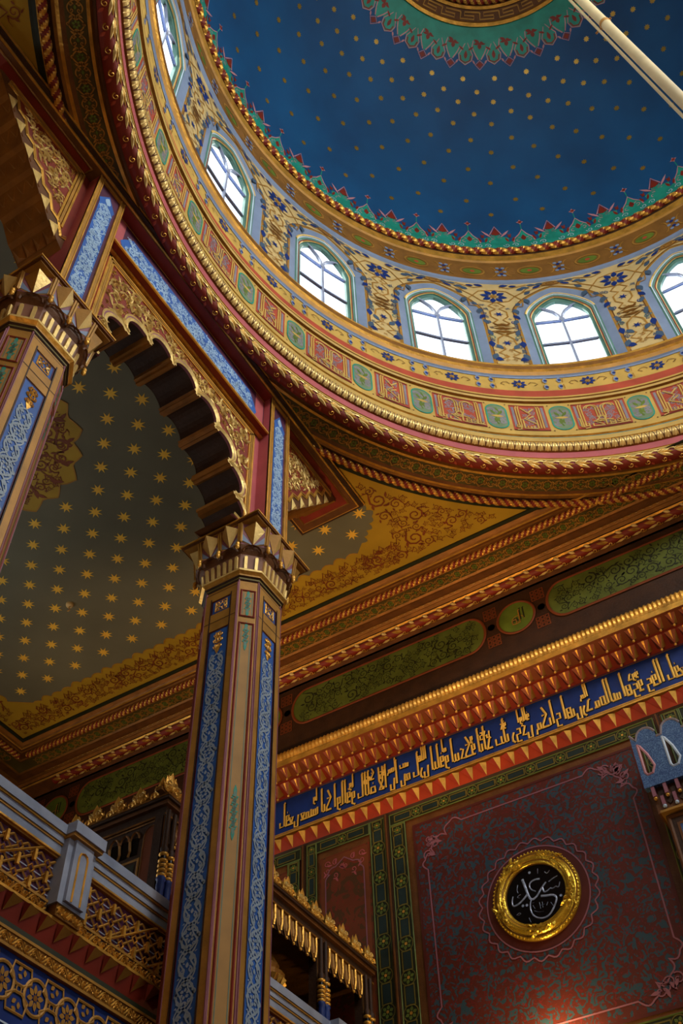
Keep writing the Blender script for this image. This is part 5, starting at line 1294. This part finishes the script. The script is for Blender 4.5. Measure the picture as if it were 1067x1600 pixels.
# ------------------------------------------------------------------ round calligraphic panel on the damask wall
def roundel():
    c = (-2.548, 7.62, 4.625)
    root = thing('calligraphy_roundel', 'round black calligraphy panel in a thick gilded frame on the red damask wall', 'roundel', (c[0], 7.62, c[2]-.385))
    def prof(pr, n=64):
        return [[(c[0]+r*cos(2*pi*j/n), 7.62-h, c[2]+r*sin(2*pi*j/n)) for j in range(n)] for r, h in pr]
    m = MB(); m.grid(prof([(.385, .002), (.388, .03), (.376, .045), (.366, .05), (.352, .04), (.345, .06), (.325, .082), (.305, .085), (.292, .07), (.285, .062), (.272, .066), (.264, .05), (.262, .03)]),
                     [DKGOLD, GLEAF, GLEAF, DKGOLD, GLEAF, GLEAF, GLEAF, GLEAF, DKGOLD, GLEAF, GLEAF, DKGOLD], cv=True, smooth=True)
    S = lambda u, v, h=0: (c[0]+u, 7.62-h, c[2]+v)
    for k in range(72):
        a = 2*pi*k/72; m.ball(S(.377*cos(a), .377*sin(a), .047), .010, GLEAF, 6, 4)
    for k in range(5):                                                # clusters of carved leaves
        a = rad(55+72*k)
        for q in range(9):
            b = a+(q-4)*.055; r = .325+.025*((q % 3)-1)
            leaf(m, S, (r*cos(b), r*sin(b)), b+pi/2*(1 if q > 4 else -1)+.5*(q % 3-1), .075, .034, GLEAF, .078, .022)
        flower(m, S, (.325*cos(a), .325*sin(a)), .045, 6, GLEAF, .098)
    for k in range(150):
        a = 2*pi*k/150; leaf(m, S, (.335*cos(a), .335*sin(a)), a+2.6, .03, .012, GLEAF, .072, .008)
    m.build('gilded_frame', root)
    m = MB(); disc(m, S, (0, 0), .264, BLACK, .034, None, 48); m.build('black_disc', root)
    m = MB(); W = WHITE
    for w, pts in ((.030, [(-0.094, 0.166), (-0.08, 0.095), (-0.07, 0.026), (-0.056, -0.024), (-0.033, -0.038), (0.009, -0.019), (0.051, 0.032), (0.105, 0.076)]), (.014, [(0.129, 0.071), (0.172, 0.089), (0.212, 0.098)]),
                   (.020, [(0.058, 0.121), (0.011, 0.13), (-0.03, 0.118), (-0.046, 0.084), (-0.03, 0.046), (0.005, 0.024)]), (.020, [(0.066, 0.04), (0.07, -0.004), (0.095, -0.006), (0.131, 0.012)]), (.016, [(0.131, 0.012), (0.154, 0.001), (0.182, 0.014)]), (.014, [(0.182, 0.011), (0.204, -0.006), (0.222, 0.039)]),
                   (.024, [(0.04, -0.029), (0.088, -0.042), (0.138, -0.049), (0.168, -0.071), (0.164, -0.108), (0.127, -0.165), (0.08, -0.212), (0.028, -0.221), (-0.019, -0.206), (-0.057, -0.169), (-0.07, -0.121), (-0.064, -0.066), (-0.044, -0.027)]),
                   (.022, [(-0.074, 0.021), (-0.127, -0.02), (-0.176, -0.042), (-0.215, -0.043), (-0.218, -0.003), (-0.201, 0.043)]), (.009, [(-0.143, 0.129), (-0.157, 0.088), (-0.152, 0.057)]), (.008, [(-0.129, 0.039), (-0.146, 0.038), (-0.168, 0.023), (-0.144, 0.012)]),
                   (.008, [(0.056, 0.215), (0.048, 0.171)]), (.010, [(0.11, 0.169), (0.127, 0.144), (0.155, 0.167)]), (.006, [(-0.042, -0.086), (-0.029, -0.121)]), (.007, [(0.017, -0.079), (0.019, -0.137)]), (.007, [(0.039, -0.131), (0.042, -0.081)]), (.007, [(0.073, -0.123), (0.09, -0.097)]), (.007, [(0.113, -0.11), (0.129, -0.144)]),
                   (.007, [(-0.038, -0.137), (-0.004, -0.158), (0.042, -0.166)]), (.008, [(-0.194, -0.126), (-0.172, -0.111), (-0.152, -0.126), (-0.185, -0.132)]), (.007, [(-0.094, -0.182), (-0.083, -0.223)]), (.006, [(-0.044, -0.066), (-0.025, -0.066)]), (.006, [(0.025, -0.107), (0.063, -0.107)])):
        # smooth the traced stroke
        P = pts
        for _ in range(2):
            Q = [P[0]]
            for a, b in zip(P[:-1], P[1:]): Q += [(.75*a[0]+.25*b[0], .75*a[1]+.25*b[1]), (.25*a[0]+.75*b[0], .25*a[1]+.75*b[1])]
            P = Q+[P[-1]]
        ribbon(m, S, P, w*.78, W, .037, .55, .004)
    for u, v in [(-0.021, 0.204), (-0.128, -0.064), (-0.093, -0.069), (0.208, -0.078)]: disc(m, S, (u, v), .012, W, .038, None, 8)
    m.build('white_lettering', root)
roundel()

# ------------------------------------------------------------------ blue hood over the niche at the right
def hood():
    xl, xr, y = -1.385, .35, 7.30; xc = (xl+xr)/2
    root = thing('carved_hood', 'blue carved hood with pierced scalloped crest, at the right edge beside the damask', 'hood', (xc, 7.45, -1.6))
    S = s_back(y); m = MB(); n = 8; w = (xr-xl)/n
    def lerp(L, x):
        for (xa, za), (xb, zb) in zip(L[:-1], L[1:]):
            if xa <= x <= xb: return za+(zb-za)*(x-xa)/max(1e-9, xb-xa)
        return L[-1][1]
    for k in range(n):
        u = xl+k*w
        top = lambda x: 5.555-.085*min(1, x/.055) if (k == 0 and x < .055) else 5.47+.115*max(0, 1-((x-.62*w)/(.42*w))**2)**.5 if abs(x-.62*w) < .42*w else 5.47
        lo_ = [(.045, 5.16), (.06, 5.135), (.105, 5.14), (.135, 5.20)]; hi_ = [(.045, 5.44), (.06, 5.42), (.105, 5.32), (.135, 5.20)]
        xs = sorted(set([w*i/14 for i in range(15)]+[.045, .06, .105, .135]))
        for xa, xb in zip(xs[:-1], xs[1:]):
            parts = [(5.03, 5.03, top(xa), top(xb))]
            if xa >= .0449 and xb <= .1351: parts = [(5.03, 5.03, lerp(lo_, xa), lerp(lo_, xb)), (lerp(hi_, xa), lerp(hi_, xb), top(xa), top(xb))]
            for (za, zb, zc, zd) in parts:
                f = [S(u+xa, za, .012), S(u+xb, zb, .012), S(u+xb, zd, .012), S(u+xa, zc, .012)]; g = [S(u+xa, za, -.04), S(u+xb, zb, -.04), S(u+xb, zd, -.04), S(u+xa, zc, -.04)]
                m.add(f+g, [(0, 1, 2, 3), (4, 5, 6, 7)], VELVET); m.add(f+g, [(2, 3, 7, 6), (0, 1, 5, 4)], ROSEL)
        hole = [(u+x, z) for x, z in lo_]+[(u+x, z) for x, z in hi_[::-1][1:]]
        ribbon(m, S, hole, .022, ROSEL if k % 2 == 0 else WHITEB, .014, 1, .008, True)
        m.add([S(hole[0][0], hole[0][1], .012), S(hole[-1][0], hole[-1][1], .012), S(hole[-1][0], hole[-1][1], -.05), S(hole[0][0], hole[0][1], -.05)], [(0, 1, 2, 3)], WHITEB)
        ribbon(m, S, [(u+w*i/10, top(w*i/10)-.006) for i in range(11)], .020, LILAC, .014, 1, .008)
    slab(m, S, xl, xr, 5.02, 5.045, .016, VELVET, -.05); m.build('pierced_crest', root)
    m = MB(); m.box(xl+.04, xr-.04, y+.04, 7.60, 4.80, 5.03, BROWN); S2 = s_back(y+.04); k = 0; u = xl+.06
    while u < xr-.08:                                                  # niche-work of two tiers
        for (du, v0, v1, hh) in ((0, 5.02, 4.93, .05), (.05, 4.93, 4.85, .03)):
            slab(m, S2, u+du-.014, u+du+.014, v1, v0, hh, MAUVE); m.ball(S2(u+du, v1-.012, hh*.6), .017, GOLD if du == 0 else WHITEB, 8, 5); fill(m, S2, [(u+du+.02, v0), (u+du+.08, v0), (u+du+.07, v1+.02), (u+du+.05, v1), (u+du+.03, v1+.02)], DKBROWN, .012)
        u += .10
    m.box(xl+.06, xr-.06, y+.02, 7.6, 4.79, 4.81, OCHRE); m.build('niche_work', root)
    m = MB(); m.box(xl+.08, xr-.08, y+.08, 7.60, -1.6, 4.79, DKBROWN); S3 = s_back(y+.08)
    frame(m, S3, xl+.085, xr-.085, 1.0, 4.78, .03, BROWN, .004, .01)
    for a, b in ((xl+.15, xl+.43), (xr-.43, xr-.15)): rect(m, S3, a, b, 1.2, 4.70, PURPLE, .006); rect(m, S3, a+.02, b-.02, 4.55, 4.68, VELVET, .008); frame(m, S3, a, b, 1.2, 4.70, .02, BROWN, .010)
    for x in (xl+.22, xl+.30, xl+.38): rect(m, S3, x, x+.03, 1.3, 4.5, MAUVE, .008)
    m.build('purple_jamb', root)
hood()

# ------------------------------------------------------------------ hanging rod of the chandelier; hook in the aisle ceiling
def rod():
    z = lambda t: (0.830-.0361*(t-9.3), 2.926-.027*(t-9.3), t)
    root = thing('chandelier_rod', 'cream hanging rod with a thin cable beside it, crossing the blue dome at upper right', 'rod', z(4.2))
    m = MB(); m.tube([z(4.2), z(8.0), z(12), z(16.0)], .039, CREAMROD, 14); m.build('tube', root)
    m = MB(); o = lambda t, dx, dy: (z(t)[0]+dx, z(t)[1]+dy, t)
    m.tube([o(4.2, -.058, .019), o(9.0, -.058, .019), o(16.0, -.058, .019)], .011, CREAMROD, 8); m.build('cable', root)
    m = MB(); t = 8.55
    m.tube([o(t, -.09, .03), o(t, 0, 0), o(t, .055, -.02)], .008, OCHRE, 6); m.lathe([(.040, -.03), (.044, -.02), (.044, .02), (.040, .03)], z(t), OCHRE, 14); m.build('clip', root)
rod()
def hook():
    c = (-6.249, 5.186, 8.0)
    root = thing('ceiling_hook', 'small round white ceiling fitting among the gold stars of the aisle ceiling', 'ceiling fitting', c)
    m = MB(); m.lathe([(.042, .012), (.042, -.006), (.034, -.022), (.02, -.026), (.001, -.027)], c, CREAM, 18); m.build('rose', root)
    m = MB(); m.tube([(c[0], c[1], 7.975), (c[0], c[1], 7.945), (c[0]+.018, c[1], 7.93), (c[0]+.02, c[1], 7.912), (c[0], c[1], 7.905), (c[0]-.014, c[1], 7.915)], .005, GOLD, 6); m.build('ring', root)
hook()
